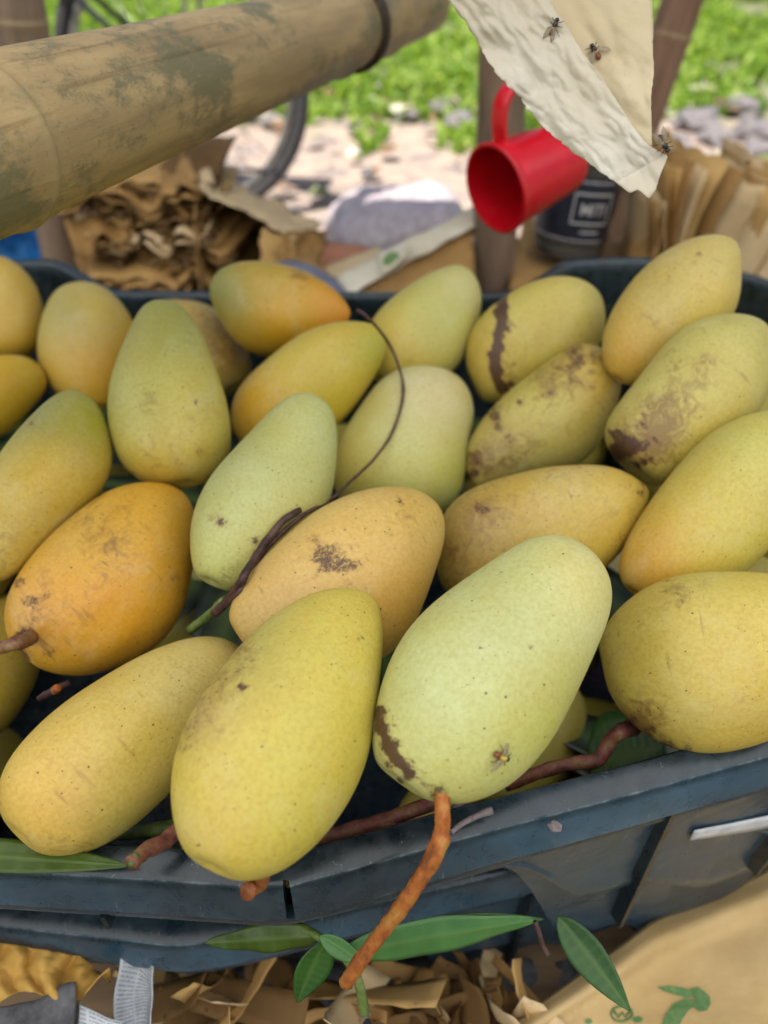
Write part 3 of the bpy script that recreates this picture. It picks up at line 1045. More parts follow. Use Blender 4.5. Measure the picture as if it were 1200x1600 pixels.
PROFILE = dict(
    m2=[(530, 921), (560, 922), (582, 932), (594, 952), (598, 990), (595, 1045), (585, 1105), (575, 1175), (560, 1225), (530, 1280), (490, 1325), (450, 1355), (410, 1370), (370, 1372), (330, 1361), (300, 1338), (280, 1300), (269, 1260), (266, 1220), (272, 1180), (290, 1135), (320, 1080), (350, 1035), (380, 1000), (420, 965), (470, 935), (500, 925)],
    m1=[(320, 988), (350, 994), (372, 1011), (382, 1045), (365, 1095), (325, 1160), (265, 1240), (250, 1258), (220, 1282), (185, 1310), (150, 1328), (115, 1338), (80, 1336), (50, 1325), (25, 1305), (8, 1275), (0, 1240), (5, 1210), (25, 1175), (60, 1130), (100, 1095), (145, 1062), (190, 1030), (235, 1008), (280, 992)],
    m5=[(225, 747), (260, 750), (285, 768), (296, 795), (295, 830), (291, 880), (288, 910), (281, 945), (265, 985), (235, 1020), (200, 1040), (160, 1055), (125, 1060), (90, 1055), (55, 1040), (30, 1018), (17, 988), (12, 955), (22, 915), (45, 875), (70, 840), (105, 805), (145, 772), (185, 752)],
    m3=[(870, 839), (902, 845), (929, 863), (951, 890), (964, 922), (963, 955), (951, 993), (929, 1036), (897, 1095), (864, 1150), (832, 1193), (794, 1225), (750, 1244), (707, 1250), (669, 1244), (631, 1228), (599, 1204), (585, 1171), (584, 1133), (591, 1085), (601, 1041), (626, 998), (658, 960), (702, 928), (740, 900), (778, 876), (810, 854), (837, 842)],
    m4=[(939, 1030), (943, 1003), (956, 974), (983, 944), (1016, 919), (1059, 900), (1108, 892), (1162, 891), (1205, 893), (1249, 906), (1276, 936), (1287, 982), (1281, 1036), (1265, 1079), (1238, 1123), (1200, 1152), (1157, 1166), (1113, 1177), (1070, 1177), (1032, 1163), (994, 1141), (967, 1112), (948, 1068)],
    m10=[(1155, 645), (1120, 660), (1090, 685), (1060, 720), (1035, 755), (1010, 795), (990, 830), (978, 865), (975, 890), (981, 915), (1005, 940), (1045, 950), (1100, 940), (1165, 900), (1220, 840), (1255, 775), (1265, 715), (1250, 665), (1225, 640), (1190, 636)],
    m11=[(1138, 485), (1165, 488), (1190, 500), (1200, 525), (1200, 575), (1194, 620), (1175, 660), (1140, 700), (1090, 740), (1050, 763), (1020, 762), (1000, 750), (975, 730), (955, 705), (950, 675), (962, 645), (985, 610), (1010, 570), (1035, 535), (1065, 505), (1100, 490)],
    m12=[(1115, 362), (1140, 370), (1149, 390), (1151, 425), (1150, 475), (1130, 515), (1090, 552), (1050, 582), (1010, 602), (980, 604), (958, 585), (946, 550), (948, 515), (962, 475), (990, 430), (1020, 400), (1050, 380), (1085, 365)],
    m13=[(920, 535), (945, 545), (962, 565), (970, 590), (965, 620), (950, 660), (930, 700), (910, 722), (880, 735), (825, 745), (785, 756), (755, 764), (738, 756), (729, 725), (735, 695), (750, 665), (775, 635), (805, 605), (840, 578), (875, 550), (900, 538)],
    m14=[(885, 432), (915, 440), (938, 460), (946, 490), (944, 528), (925, 560), (880, 592), (825, 618), (775, 629), (750, 620), (734, 585), (729, 550), (734, 520), (755, 490), (785, 465), (820, 445), (855, 434)],
    m9=[(920, 724), (955, 726), (985, 740), (1008, 758), (1014, 772), (1006, 800), (988, 835), (955, 880), (900, 915), (825, 936), (750, 940), (708, 928), (688, 905), (682, 880), (685, 845), (695, 805), (720, 775), (755, 755), (800, 740), (850, 728), (885, 724)],
    m8=[(660, 573), (700, 578), (728, 600), (741, 640), (738, 665), (729, 692), (726, 720), (724, 755), (713, 785), (695, 803), (655, 816), (600, 812), (548, 795), (522, 762), (521, 718), (535, 680), (555, 650), (575, 615), (600, 590), (630, 575)],
    m6=[(468, 612), (495, 618), (515, 635), (525, 665), (524, 720), (515, 780), (500, 825), (475, 862), (440, 892), (400, 914), (370, 921), (340, 918), (315, 905), (302, 880), (298, 845), (300, 810), (312, 775), (335, 740), (365, 705), (395, 670), (425, 635), (445, 620)],
    m7=[(611, 760), (636, 761), (661, 769), (679, 782), (691, 802), (694, 828), (688, 858), (675, 892), (657, 938), (640, 980), (612, 1018), (575, 1038), (530, 1046), (470, 1040), (415, 1022), (378, 1000), (363, 973), (366, 943), (382, 915), (405, 885), (440, 850), (475, 815), (520, 785), (570, 765)],
    m16=[(520, 505), (560, 503), (590, 512), (603, 535), (600, 560), (585, 590), (562, 625), (530, 663), (490, 688), (440, 698), (395, 697), (372, 685), (363, 655), (366, 620), (385, 590), (420, 560), (450, 535), (485, 515)],
    m15=[(715, 413), (740, 428), (753, 460), (750, 490), (738, 530), (720, 565), (700, 588), (665, 606), (620, 608), (583, 590), (566, 552), (574, 510), (602, 475), (640, 445), (675, 425)],
    m17=[(400, 408), (450, 415), (490, 430), (525, 455), (545, 483), (543, 503), (520, 522), (480, 540), (440, 551), (405, 553), (370, 537), (345, 503), (330, 470), (328, 445), (340, 425), (365, 412)],
    m18=[(260, 468), (285, 472), (310, 495), (328, 530), (342, 575), (355, 620), (361, 670), (358, 710), (345, 735), (320, 755), (290, 764), (255, 762), (220, 752), (192, 732), (178, 700), (170, 660), (172, 620), (182, 580), (198, 540), (212, 505), (228, 480), (245, 469)],
    m23=[(102, 602), (125, 610), (145, 630), (162, 665), (169, 705), (165, 745), (150, 780), (120, 810), (85, 840), (55, 870), (30, 895), (10, 906), (-20, 910), (-42, 899), (-55, 865), (-52, 820), (-40, 775), (-20, 735), (0, 700), (25, 665), (50, 635), (75, 612)],
    m20=[(140, 439), (165, 445), (185, 465), (200, 490), (210, 515), (204, 550), (190, 590), (172, 622), (150, 641), (125, 640), (100, 628), (78, 608), (62, 580), (59, 545), (65, 510), (78, 475), (95, 450), (118, 440)],
    m21=[(0, 398), (22, 401), (45, 420), (60, 445), (66, 475), (62, 510), (50, 545), (20, 564), (-20, 560), (-45, 530), (-55, 490), (-50, 440), (-30, 410)],
    m19=[(300, 470), (330, 478), (360, 500), (380, 535), (392, 570), (388, 592), (368, 612), (330, 629), (280, 630), (242, 602), (221, 550), (220, 500), (235, 475), (265, 468)],
    m22=[(25, 550), (50, 558), (65, 572), (71, 590), (65, 610), (45, 635), (20, 665), (0, 682), (-40, 695), (-90, 690), (-120, 660), (-120, 620), (-95, 585), (-50, 560)],
)
PLAIN = dict(m24=(-78, 1065, 320, 230), m25=(322, 945, 240, 150), m26=(825, 1160, 230, 170), m27=(745, 1245, 250, 130), m28=(985, 930, 200, 150), m29=(-80, 905, 250, 150))
# skin colour, colour blobs (px, py, radius, colour; pale tops mix bloom with painted highlight), scuff level, scuff blobs, stains (px, py, radius, strength)
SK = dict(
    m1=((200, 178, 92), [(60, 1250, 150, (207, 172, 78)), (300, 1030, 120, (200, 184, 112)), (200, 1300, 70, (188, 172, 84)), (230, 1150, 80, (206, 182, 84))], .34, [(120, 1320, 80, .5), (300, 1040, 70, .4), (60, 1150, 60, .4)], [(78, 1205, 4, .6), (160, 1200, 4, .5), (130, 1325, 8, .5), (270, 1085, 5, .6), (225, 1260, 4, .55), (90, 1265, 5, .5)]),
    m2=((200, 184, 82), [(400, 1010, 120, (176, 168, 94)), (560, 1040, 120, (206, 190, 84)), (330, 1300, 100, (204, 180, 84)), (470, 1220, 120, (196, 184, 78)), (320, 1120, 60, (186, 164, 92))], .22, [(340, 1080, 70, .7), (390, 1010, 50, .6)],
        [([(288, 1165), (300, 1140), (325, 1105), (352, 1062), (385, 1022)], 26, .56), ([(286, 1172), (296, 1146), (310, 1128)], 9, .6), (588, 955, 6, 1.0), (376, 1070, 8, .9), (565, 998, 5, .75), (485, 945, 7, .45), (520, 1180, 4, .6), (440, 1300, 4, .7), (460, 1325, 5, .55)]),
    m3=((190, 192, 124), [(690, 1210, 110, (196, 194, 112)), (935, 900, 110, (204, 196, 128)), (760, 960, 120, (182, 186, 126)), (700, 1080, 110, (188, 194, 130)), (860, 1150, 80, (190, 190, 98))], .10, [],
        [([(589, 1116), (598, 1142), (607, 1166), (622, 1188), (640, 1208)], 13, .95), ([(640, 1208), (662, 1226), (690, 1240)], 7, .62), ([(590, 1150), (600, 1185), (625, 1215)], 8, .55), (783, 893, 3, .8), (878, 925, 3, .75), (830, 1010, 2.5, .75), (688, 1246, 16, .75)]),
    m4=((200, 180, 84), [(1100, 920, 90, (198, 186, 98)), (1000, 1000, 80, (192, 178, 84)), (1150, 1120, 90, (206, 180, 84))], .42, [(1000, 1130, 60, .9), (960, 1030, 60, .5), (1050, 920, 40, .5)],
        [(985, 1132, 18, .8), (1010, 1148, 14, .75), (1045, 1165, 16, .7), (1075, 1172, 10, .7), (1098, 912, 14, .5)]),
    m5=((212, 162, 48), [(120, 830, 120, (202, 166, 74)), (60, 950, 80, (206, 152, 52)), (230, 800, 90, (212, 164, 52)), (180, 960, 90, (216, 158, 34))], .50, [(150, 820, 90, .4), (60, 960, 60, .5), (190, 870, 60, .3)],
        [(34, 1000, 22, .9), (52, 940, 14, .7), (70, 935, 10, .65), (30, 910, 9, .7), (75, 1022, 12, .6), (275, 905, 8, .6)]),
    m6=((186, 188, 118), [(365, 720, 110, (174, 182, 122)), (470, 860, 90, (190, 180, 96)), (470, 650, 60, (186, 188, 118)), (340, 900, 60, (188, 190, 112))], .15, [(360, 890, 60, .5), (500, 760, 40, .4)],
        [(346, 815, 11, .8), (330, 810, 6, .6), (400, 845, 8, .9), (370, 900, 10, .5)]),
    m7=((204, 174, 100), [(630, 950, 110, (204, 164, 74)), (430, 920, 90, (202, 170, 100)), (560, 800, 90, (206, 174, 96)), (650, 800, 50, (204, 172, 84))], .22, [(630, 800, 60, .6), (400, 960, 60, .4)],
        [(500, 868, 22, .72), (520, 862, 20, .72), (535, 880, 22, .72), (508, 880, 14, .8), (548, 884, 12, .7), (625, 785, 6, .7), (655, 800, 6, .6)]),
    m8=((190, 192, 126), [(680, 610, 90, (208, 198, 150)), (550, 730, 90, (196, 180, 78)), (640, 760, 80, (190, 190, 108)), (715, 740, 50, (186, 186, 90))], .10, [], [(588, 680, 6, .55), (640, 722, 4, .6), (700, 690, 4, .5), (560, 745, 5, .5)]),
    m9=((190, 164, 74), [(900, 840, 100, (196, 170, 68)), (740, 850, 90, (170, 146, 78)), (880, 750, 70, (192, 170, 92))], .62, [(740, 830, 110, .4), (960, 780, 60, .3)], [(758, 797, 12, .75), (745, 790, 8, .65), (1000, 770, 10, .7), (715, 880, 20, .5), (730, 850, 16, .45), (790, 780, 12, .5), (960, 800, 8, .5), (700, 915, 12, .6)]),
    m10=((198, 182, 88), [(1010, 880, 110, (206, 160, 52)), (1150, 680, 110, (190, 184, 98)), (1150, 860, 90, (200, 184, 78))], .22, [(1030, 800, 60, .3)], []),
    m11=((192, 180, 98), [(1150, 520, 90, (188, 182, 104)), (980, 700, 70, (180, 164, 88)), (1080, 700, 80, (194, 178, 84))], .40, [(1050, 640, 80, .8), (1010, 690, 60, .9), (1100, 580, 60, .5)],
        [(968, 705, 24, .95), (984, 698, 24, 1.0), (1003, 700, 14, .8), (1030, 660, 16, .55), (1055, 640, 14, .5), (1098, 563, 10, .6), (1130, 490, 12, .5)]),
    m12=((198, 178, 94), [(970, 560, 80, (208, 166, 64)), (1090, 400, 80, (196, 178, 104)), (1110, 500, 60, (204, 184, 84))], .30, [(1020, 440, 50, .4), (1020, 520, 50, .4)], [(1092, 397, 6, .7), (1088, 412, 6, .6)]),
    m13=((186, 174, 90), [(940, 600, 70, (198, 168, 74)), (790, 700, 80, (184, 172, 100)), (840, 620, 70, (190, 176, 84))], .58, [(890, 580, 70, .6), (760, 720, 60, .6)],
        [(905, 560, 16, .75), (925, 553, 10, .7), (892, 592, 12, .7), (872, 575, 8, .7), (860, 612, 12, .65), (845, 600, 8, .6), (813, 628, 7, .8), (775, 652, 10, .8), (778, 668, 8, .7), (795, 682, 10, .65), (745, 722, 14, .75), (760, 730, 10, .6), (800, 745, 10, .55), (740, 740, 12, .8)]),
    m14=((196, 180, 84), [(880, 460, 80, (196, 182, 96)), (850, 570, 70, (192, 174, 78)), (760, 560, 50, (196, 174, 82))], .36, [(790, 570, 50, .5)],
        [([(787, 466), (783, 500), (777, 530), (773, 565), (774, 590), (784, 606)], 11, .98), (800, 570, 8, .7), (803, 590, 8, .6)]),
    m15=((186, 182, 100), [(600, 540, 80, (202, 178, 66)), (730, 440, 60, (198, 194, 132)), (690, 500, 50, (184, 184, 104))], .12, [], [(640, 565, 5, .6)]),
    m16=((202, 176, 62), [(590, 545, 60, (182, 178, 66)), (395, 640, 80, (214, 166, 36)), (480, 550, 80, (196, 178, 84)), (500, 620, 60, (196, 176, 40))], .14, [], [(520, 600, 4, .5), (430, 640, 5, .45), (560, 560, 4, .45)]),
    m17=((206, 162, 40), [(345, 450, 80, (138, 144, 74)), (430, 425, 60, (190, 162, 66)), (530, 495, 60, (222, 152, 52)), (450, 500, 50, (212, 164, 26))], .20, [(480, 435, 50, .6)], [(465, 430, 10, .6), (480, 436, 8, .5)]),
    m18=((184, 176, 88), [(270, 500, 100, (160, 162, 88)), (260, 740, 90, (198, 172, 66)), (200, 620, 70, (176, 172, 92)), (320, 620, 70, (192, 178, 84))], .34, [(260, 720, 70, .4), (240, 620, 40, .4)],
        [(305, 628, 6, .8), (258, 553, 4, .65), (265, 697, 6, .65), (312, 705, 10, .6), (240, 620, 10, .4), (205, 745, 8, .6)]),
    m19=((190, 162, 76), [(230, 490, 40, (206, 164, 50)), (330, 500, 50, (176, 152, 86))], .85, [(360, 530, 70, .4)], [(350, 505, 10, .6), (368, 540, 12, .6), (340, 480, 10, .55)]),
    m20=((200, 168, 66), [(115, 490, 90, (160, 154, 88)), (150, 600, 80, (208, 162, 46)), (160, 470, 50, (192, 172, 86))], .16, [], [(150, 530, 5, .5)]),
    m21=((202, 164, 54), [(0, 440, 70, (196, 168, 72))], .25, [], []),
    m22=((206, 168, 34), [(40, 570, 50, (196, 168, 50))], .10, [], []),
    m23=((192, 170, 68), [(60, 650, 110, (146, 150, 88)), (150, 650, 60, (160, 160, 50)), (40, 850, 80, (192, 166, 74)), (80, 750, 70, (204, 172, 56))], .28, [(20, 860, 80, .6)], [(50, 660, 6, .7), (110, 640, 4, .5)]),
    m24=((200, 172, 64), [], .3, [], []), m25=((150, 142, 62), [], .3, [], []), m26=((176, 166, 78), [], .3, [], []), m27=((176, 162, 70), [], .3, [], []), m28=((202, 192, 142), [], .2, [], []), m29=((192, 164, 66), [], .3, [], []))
LAB = dict(
    m1='plump yellow mango at the front above the green leaf, stem end low, skin lightly freckled',
    m2='large freckled yellow mango tapering to the upper right over the cracked rim',
    m3='big pale green mango with a fly on it, long orange stem hanging over the rim',
    m4='round yellow mango resting on the front right rim, dark scabs at its stem',
    m5='deep orange mango with brown scratches and a short red stem poking left',
    m6='slim pale green mango that the dark twig lies against',
    m7='tan orange mango with a sooty speckled blotch, behind the two front mangoes',
    m8='pale cream green mango with a waisted right side inside the curve of the twig',
    m9='dull brownish yellow mango lying nearly level behind the big pale green one',
    m10='large smooth yellow mango cut by the right edge, orange at its lower end',
    m11='yellow mango with purple brown scab at its lower left, second from top at right',
    m12='topmost right mango, leaning against the raised crate corner, yellow above orange',
    m13='mango mottled all over with dark brown scabs, just below the one with a purple stripe',
    m14='yellow mango crossed by a dark purple stripe near its left end',
    m15='greenish yellow mango in the back row directly left of the striped one',
    m16='bright yellow mango with a greenish tip, behind the tip of the slim pale green one',
    m17='orange mango lying crosswise in the back row with a green left end',
    m18='tall upright olive yellow mango with pointed top and a small red brown sore',
    m19='brown scuffed mango half hidden behind the tall upright one',
    m20='upright mango with grey green upper left and orange base, against the back rim at left',
    m21='orange yellow mango cut by the left edge beside the back rim',
    m22='small bright orange mango tip poking in at the left edge',
    m23='yellow mango with grey green top at the left edge above the deep orange one',
    m24='yellow mango cut by the left edge below the red stem',
    m25='olive mango in the dark hollow under the slim pale green one',
    m26='olive mango in shade under the lower right of the big pale green one',
    m27='low olive mango lying behind the reddish stems at the front rim',
    m28='pale cream mango glimpsed in the gap left of the round yellow one on the rim',
    m29='yellow mango glimpsed at the left edge just above the deep orange one')
BV, BF = [], []          # all mango surfaces, for laying things on them
MOBJ, MMAT = {}, {}


def mango_frame(cx, cy, th, ph):
    r = ray(cx, cy)
    w = r.normalized()
    u = (CR - w * CR.dot(w)).normalized()
    v = u.cross(w)
    th, ph = math.radians(th), math.radians(ph)
    a = (u * math.cos(th) + v * math.sin(th)) * math.cos(ph) + w * math.sin(ph)
    b = -u * math.sin(th) + v * math.cos(th)
    b = (b - a * b.dot(a)).normalized()
    return r, a, b, a.cross(b)


def mango_prof(x, tp, sq):
    return np.sqrt(np.clip(1 - x * x, 0, 1)) ** sq * (1 - tp * x - 0.05 * x * x)


XS = -np.cos(np.linspace(0, np.pi, 121))


def side_profile(key):
    """centre, length, width (px) and the half width / centre line along the fruit's axis"""
    if key in PLAIN:
        h = mango_prof(XS, .1, .86)
        return PLAIN[key] + (h / h.max(), XS * 0)
    th = math.radians(MG[key][0])
    S = [Vector(p) for p in PROFILE[key]]
    n = len(S)
    Q = []
    for i in range(n):
        a, b, c, d = S[i - 1], S[i], S[(i + 1) % n], S[(i + 2) % n]
        for k in range(14):
            t = k / 14
            Q.append(.5 * (2 * b + (c - a) * t + (2 * a - 5 * b + 4 * c - d) * t * t + (3 * b - a - 3 * c + d) * t ** 3))
    S = np.array(Q)
    e = S[:, 0] * math.cos(th) - S[:, 1] * math.sin(th)
    f = -(S[:, 0] * math.sin(th) + S[:, 1] * math.cos(th))
    i0, i1, n = e.argmin(), e.argmax(), len(e)
    A = np.arange(i0, i1 + (n if i1 < i0 else 0) + 1) % n
    B = np.arange(i0, i1 - (n if i1 > i0 else 0) - 1, -1) % n
    ce, cf, L, Wd = (e.max() + e.min()) / 2, (f.max() + f.min()) / 2, np.ptp(e), np.ptp(f)
    fa = np.interp(XS, (np.maximum.accumulate(e[A]) - ce) / (L / 2), (f[A] - cf) / (Wd / 2))
    fb = np.interp(XS, (np.maximum.accumulate(e[B]) - ce) / (L / 2), (f[B] - cf) / (Wd / 2))
    half = np.abs(fa - fb) / 2
    half[0] = half[-1] = 0
    return ce * math.cos(th) - cf * math.sin(th), -ce * math.sin(th) - cf * math.cos(th), L, Wd, half, (fa + fb) / 2


def mango_verts(al, bb, cc, half, mid, seed, nu=104, nv=72):
    u = np.linspace(0, np.pi, nu)
    ph = np.linspace(0, 2 * np.pi, nv, endpoint=False)
    xn = -np.cos(u)
    # even out the measured profile a little, keeping the rounded ends
    s = np.sin(u)
    q = np.interp(xn, XS, half)
    q[1:-1] = q[1:-1] / s[1:-1]
    q[0], q[-1] = q[1], q[-2]
    m = np.interp(xn, XS, mid)
    ker = np.hanning(nu // 8 * 2 + 3)
    ker /= ker.sum()
    pad = len(ker) // 2
    q = np.convolve(np.pad(q, pad, mode='edge'), ker, 'valid')
    m = np.convolve(np.pad(m, pad, mode='edge'), ker, 'valid')
    r = q * s
    X = np.repeat((xn * al)[:, None], nv, 1)
    Y = (r[:, None] * np.cos(ph)[None] + m[:, None]) * bb
    # the belly is a little flattened, so it is not a turned solid
    Z = r[:, None] * np.sign(np.sin(ph)) * np.abs(np.sin(ph)) ** .94 * cc
    rs = np.random.default_rng(seed)
    D = np.stack([X / al, Y / bb, Z / cc], -1)
    l = 0
    for i in range(9):
        k = rs.normal(size=3) * (1.4 if i < 5 else 3.4)
        l = l + np.sin(D @ k + rs.uniform(0, 6.28)) * (0.013 if i < 5 else .005)
    Z = Z * (1 + l)
    Y = Y + (r * bb)[:, None] * np.cos(ph)[None] * l * .5
    # dimple round the stem, small nose at the tip
    X = X + np.exp(-((xn + 1) / 0.016))[:, None] * al * 0.05
    return np.stack([X, Y, Z], -1).reshape(-1, 3)


def mango_fit(key):
    """frame and half axes whose outline, seen from the camera, has the length, width and centre measured on the photo"""
    th, phd, d = MG[key]
    cx, cy, L, Wd, half, mid = side_profile(key)
    t, p = math.radians(th), math.radians(phd)
    x, y, l, w = cx, cy, L, Wd
    for _ in range(7):
        r, a, b, c = mango_frame(x, y, th, phd)
        sc = d * r.length / FPX
        bb = w / 2 * sc
        cc = bb * .86
        al = math.sqrt(max((l / 2 * sc) ** 2 - (cc * math.sin(p)) ** 2, 1e-6)) / math.cos(p)
        V = mango_verts(al, bb, cc, half, mid, 1, 48, 28)
        q = V @ np.array((a, b, c)) + np.array(r * d)
        dep = q @ np.array(CW)
        px = 600 + FPX * (q @ np.array(CR)) / dep
        py = 800 - FPX * (q @ np.array(CU)) / dep
        e = px * math.cos(t) - py * math.sin(t)
        f = px * math.sin(t) + py * math.cos(t)
        ce, cf = (e.max() + e.min()) / 2, (f.max() + f.min()) / 2
        l *= L / (e.max() - e.min())
        w *= Wd / (f.max() - f.min())
        x += cx - (ce * math.cos(t) + cf * math.sin(t))
        y += cy - (-ce * math.sin(t) + cf * math.cos(t))
    return r, a, b, c, al, bb, cc, half, mid


def make_mango(key, skin, label, group='mangoes heaped in the crate', nu=104, nv=72):
    d = MG[key][2]
    r, a, b, c, al, bb, cc, half, mid = mango_fit(key)
    V = mango_verts(al, bb, cc, half, mid, abs(hash_key(key)), nu, nv)
    faces = []
    for i in range(nu - 1):
        for k in range(nv):
            q = i * nv + k
            s = i * nv + (k + 1) % nv
            faces.append((q, s, s + nv, q + nv))
    me = bpy.data.meshes.new('mango')
    me.from_pydata(V.tolist(), [], faces)
    me.polygons.foreach_set('use_smooth', [True] * len(faces))
    Mx = Matrix((a, b, c)).transposed().to_4x4()
    Mx.translation = CO + r * d
    Rm = np.array(Mx.to_3x3())
    Wv = V @ Rm.T + np.array(Mx.translation)
    q = Wv - np.array(CO)
    dep = q @ np.array(CW)
    px = 600 + FPX * (q @ np.array(CR)) / dep
    py = 800 - FPX * (q @ np.array(CU)) / dep
    base, blobs, sl, sblobs, stains = skin
    K = 0.90
    col = np.tile(np.array(lin(base, K)), (len(V), 1))
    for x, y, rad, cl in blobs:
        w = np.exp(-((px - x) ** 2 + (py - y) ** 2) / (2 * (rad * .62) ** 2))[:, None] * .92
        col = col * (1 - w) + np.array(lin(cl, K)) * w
    scf = np.full(len(V), sl)
    for x, y, rad, s in sblobs:
        scf += s * np.exp(-((px - x) ** 2 + (py - y) ** 2) / (2 * (rad * .6) ** 2))
    stn = np.zeros(len(V))
    front = dep < d + cc * 0.4
    for e in stains:
        if len(e) == 3:                    # a streak along a line
            pl, rad, s = e
            dd = np.full(len(V), 1e9)
            for (xa, ya), (xb, yb) in zip(pl[:-1], pl[1:]):
                h = np.clip(((px - xa) * (xb - xa) + (py - ya) * (yb - ya)) / ((xb - xa) ** 2 + (yb - ya) ** 2), 0, 1)
                dd = np.minimum(dd, np.hypot(px - xa - h * (xb - xa), py - ya - h * (yb - ya)))
            dd = dd / rad
        else:
            x, y, rad, s = e
            dd = np.hypot(px - x, py - y) / (rad * 1.15)
        dd = dd * (1 + .30 * np.sin(px * .11 + 1.7 * np.sin(py * .07)) + .22 * np.sin(py * .21 + px * .06) + .16 * np.sin(px * .41 - py * .33))
        stn = np.maximum(stn, np.where(front, s * (1 - sst(dd, .30, 1.75)), 0))
    # a little brown where the stalk joins
    stn = np.maximum(stn, 0.85 * np.exp(-((V[:, 0] + al) / (al * .035))))
    at1 = me.attributes.new('skin', 'FLOAT_COLOR', 'POINT')
    at1.data.foreach_set('color', np.concatenate([col, np.ones((len(V), 1))], 1).astype(np.float32).ravel())
    at2 = me.attributes.new('scuff', 'FLOAT', 'POINT')
    at2.data.foreach_set('value', scf.astype(np.float32))
    at3 = me.attributes.new('stain', 'FLOAT', 'POINT')
    at3.data.foreach_set('value', stn.astype(np.float32))
    me.update()
    o = link('mango', me, M['mango'])
    o.matrix_world = Mx
    tag(o, label, 'mango', group)
    off = len(BV)
    BV.extend(Vector(v) for v in Wv[::1])
    BF.extend(tuple(i + off for i in f) for f in faces)
    MOBJ[key], MMAT[key] = o, Mx
    return o


def hash_key(k):
    return sum(ord(c) * (31 ** i) for i, c in enumerate(k)) % 100000


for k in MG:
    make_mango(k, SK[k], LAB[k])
BVH = BVHTree.FromPolygons(BV, BF)


def on_fruit(px, py, lift=0.0, default=0.4):
    """the point of the fruit surface seen at that pixel, and its normal"""
    r = ray(px, py)
    h = BVH.ray_cast(CO, r.normalized())
    if h[0] is None:
        return CO + r * default, -r.normalized()
    n = h[1] if h[1].dot(r) < 0 else -h[1]
    return h[0] + n * lift, n


# the layer of fruit underneath, seen only in the gaps
FILL = [(-.30, .28, .30), (-.19, .24, .305), (-.08, .25, .30), (.03, .27, .305), (.13, .31, .31), (.25, .36, .31), (-.33, .40, .31), (-.22, .37, .32), (-.10, .38, .30), (.01, .38, .295), (.12, .42, .30), (.24, .47, .33),
        (-.35, .52, .32), (-.24, .50, .32), (-.12, .50, .32), (.0, .52, .315), (.11, .55, .31), (.24, .58, .345), (-.30, .62, .31), (-.17, .61, .33), (-.05, .62, .335), (.07, .63, .33), (.20, .66, .335), (.31, .54, .33)]
src = bpy.data.meshes.new('mango')
hp_ = mango_prof(XS, .12, .86)
fv = mango_verts(.058, .036, .032, hp_ / hp_.max(), XS * 0, 5, 40, 28)
ff = [(i * 28 + k, i * 28 + (k + 1) % 28, (i + 1) * 28 + (k + 1) % 28, (i + 1) * 28 + k) for i in range(39) for k in range(28)]
src.from_pydata(fv.tolist(), [], ff)
src.polygons.foreach_set('use_smooth', [True] * len(ff))
for nm, typ in (('skin', 'FLOAT_COLOR'), ('scuff', 'FLOAT'), ('stain', 'FLOAT')):
    a_ = src.attributes.new(nm, typ, 'POINT')
    if typ == 'FLOAT_COLOR':
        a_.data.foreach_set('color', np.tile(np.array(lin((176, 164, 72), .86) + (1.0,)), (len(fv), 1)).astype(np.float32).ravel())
    else:
        a_.data.foreach_set('value', np.full(len(fv), .3 if nm == 'scuff' else 0.0, np.float32))
src.materials.append(M['mango'])
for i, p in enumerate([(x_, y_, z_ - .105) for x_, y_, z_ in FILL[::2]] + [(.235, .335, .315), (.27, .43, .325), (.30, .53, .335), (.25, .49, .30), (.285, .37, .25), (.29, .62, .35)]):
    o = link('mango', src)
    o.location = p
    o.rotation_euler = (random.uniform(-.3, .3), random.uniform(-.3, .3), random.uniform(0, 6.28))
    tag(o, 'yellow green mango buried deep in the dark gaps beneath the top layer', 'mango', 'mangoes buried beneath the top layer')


# ------------------------------------------------------------------ stems and twigs
def stem_data(pts, radii, per=5, sides=12, lump=.28, seed=0):
    P = smooth_path(pts, per)
    return tube(P, lerp_list(radii, len(P)), sides, True, lump, seed)


def loose_twig(name, parts, label, cat='twig', group=None):
    """parts: list of (part name, points, radii, material); the first is the thing's own body"""
    root = empty(name, parts[0][1][0], label=label, cat=cat, group=group)
    rm = Matrix.Translation(root.location)
    for i, (pn, pts, rad, m) in enumerate(parts):
        v, f = stem_data(pts, rad, seed=i * 5)
        link(pn, mesh(pn, v, f), M[m], root, rm)
    return root


def rim_at(px, py, z):
    return at_z(px, py, z)


# long orange stem of the pale green front mango
p0 = on_fruit(690, 1238, -.004)[0]
st = [p0, at(691, 1262, .285), at(690, 1300, .286), at(684, 1325, .287), at(655, 1375, .293), at(625, 1420, .300), at(590, 1465, .309), at(563, 1502, .317), at(540, 1536, .325)]
v, f = stem_data(st, [.0026, .0029, .0030, .0035, .0030, .0032, .0030, .0032, .0030], 7, 16, .26, 3)
s3 = link('stem', mesh('stem', v, f), M['stem_orange'], MOBJ['m3'], MMAT['m3'])
v, f = stem_data([at(541, 1533, .325), at(520, 1555, .331), at(497, 1575, .337), at(474, 1588, .342)], [.0017, .0016, .0013, .0009], 5, 8, .1)
link('stalk_tip', mesh('stalk_tip', v, f), M['stem_green'], s3, Matrix.Identity(4)).matrix_parent_inverse = MMAT['m3'].inverted()
for (px, py, d, r) in ((652, 1352, .288, .0018), (638, 1410, .2985, .0016), (600, 1442, .303, .0015), (572, 1478, .311, .0016)):
    bm = bmesh.new()
    bmesh.ops.create_icosphere(bm, subdivisions=2, radius=r)
    for vv in bm.verts: vv.co = vv.co * (1 + .3 * noise.noise(vv.co * 900)) + at(px, py, d)
    me = bpy.data.meshes.new('knot'); bm.to_mesh(me); bm.free()
    o = link('knot', me, M['twig_dark'], s3); o.matrix_parent_inverse = MMAT['m3'].inverted()
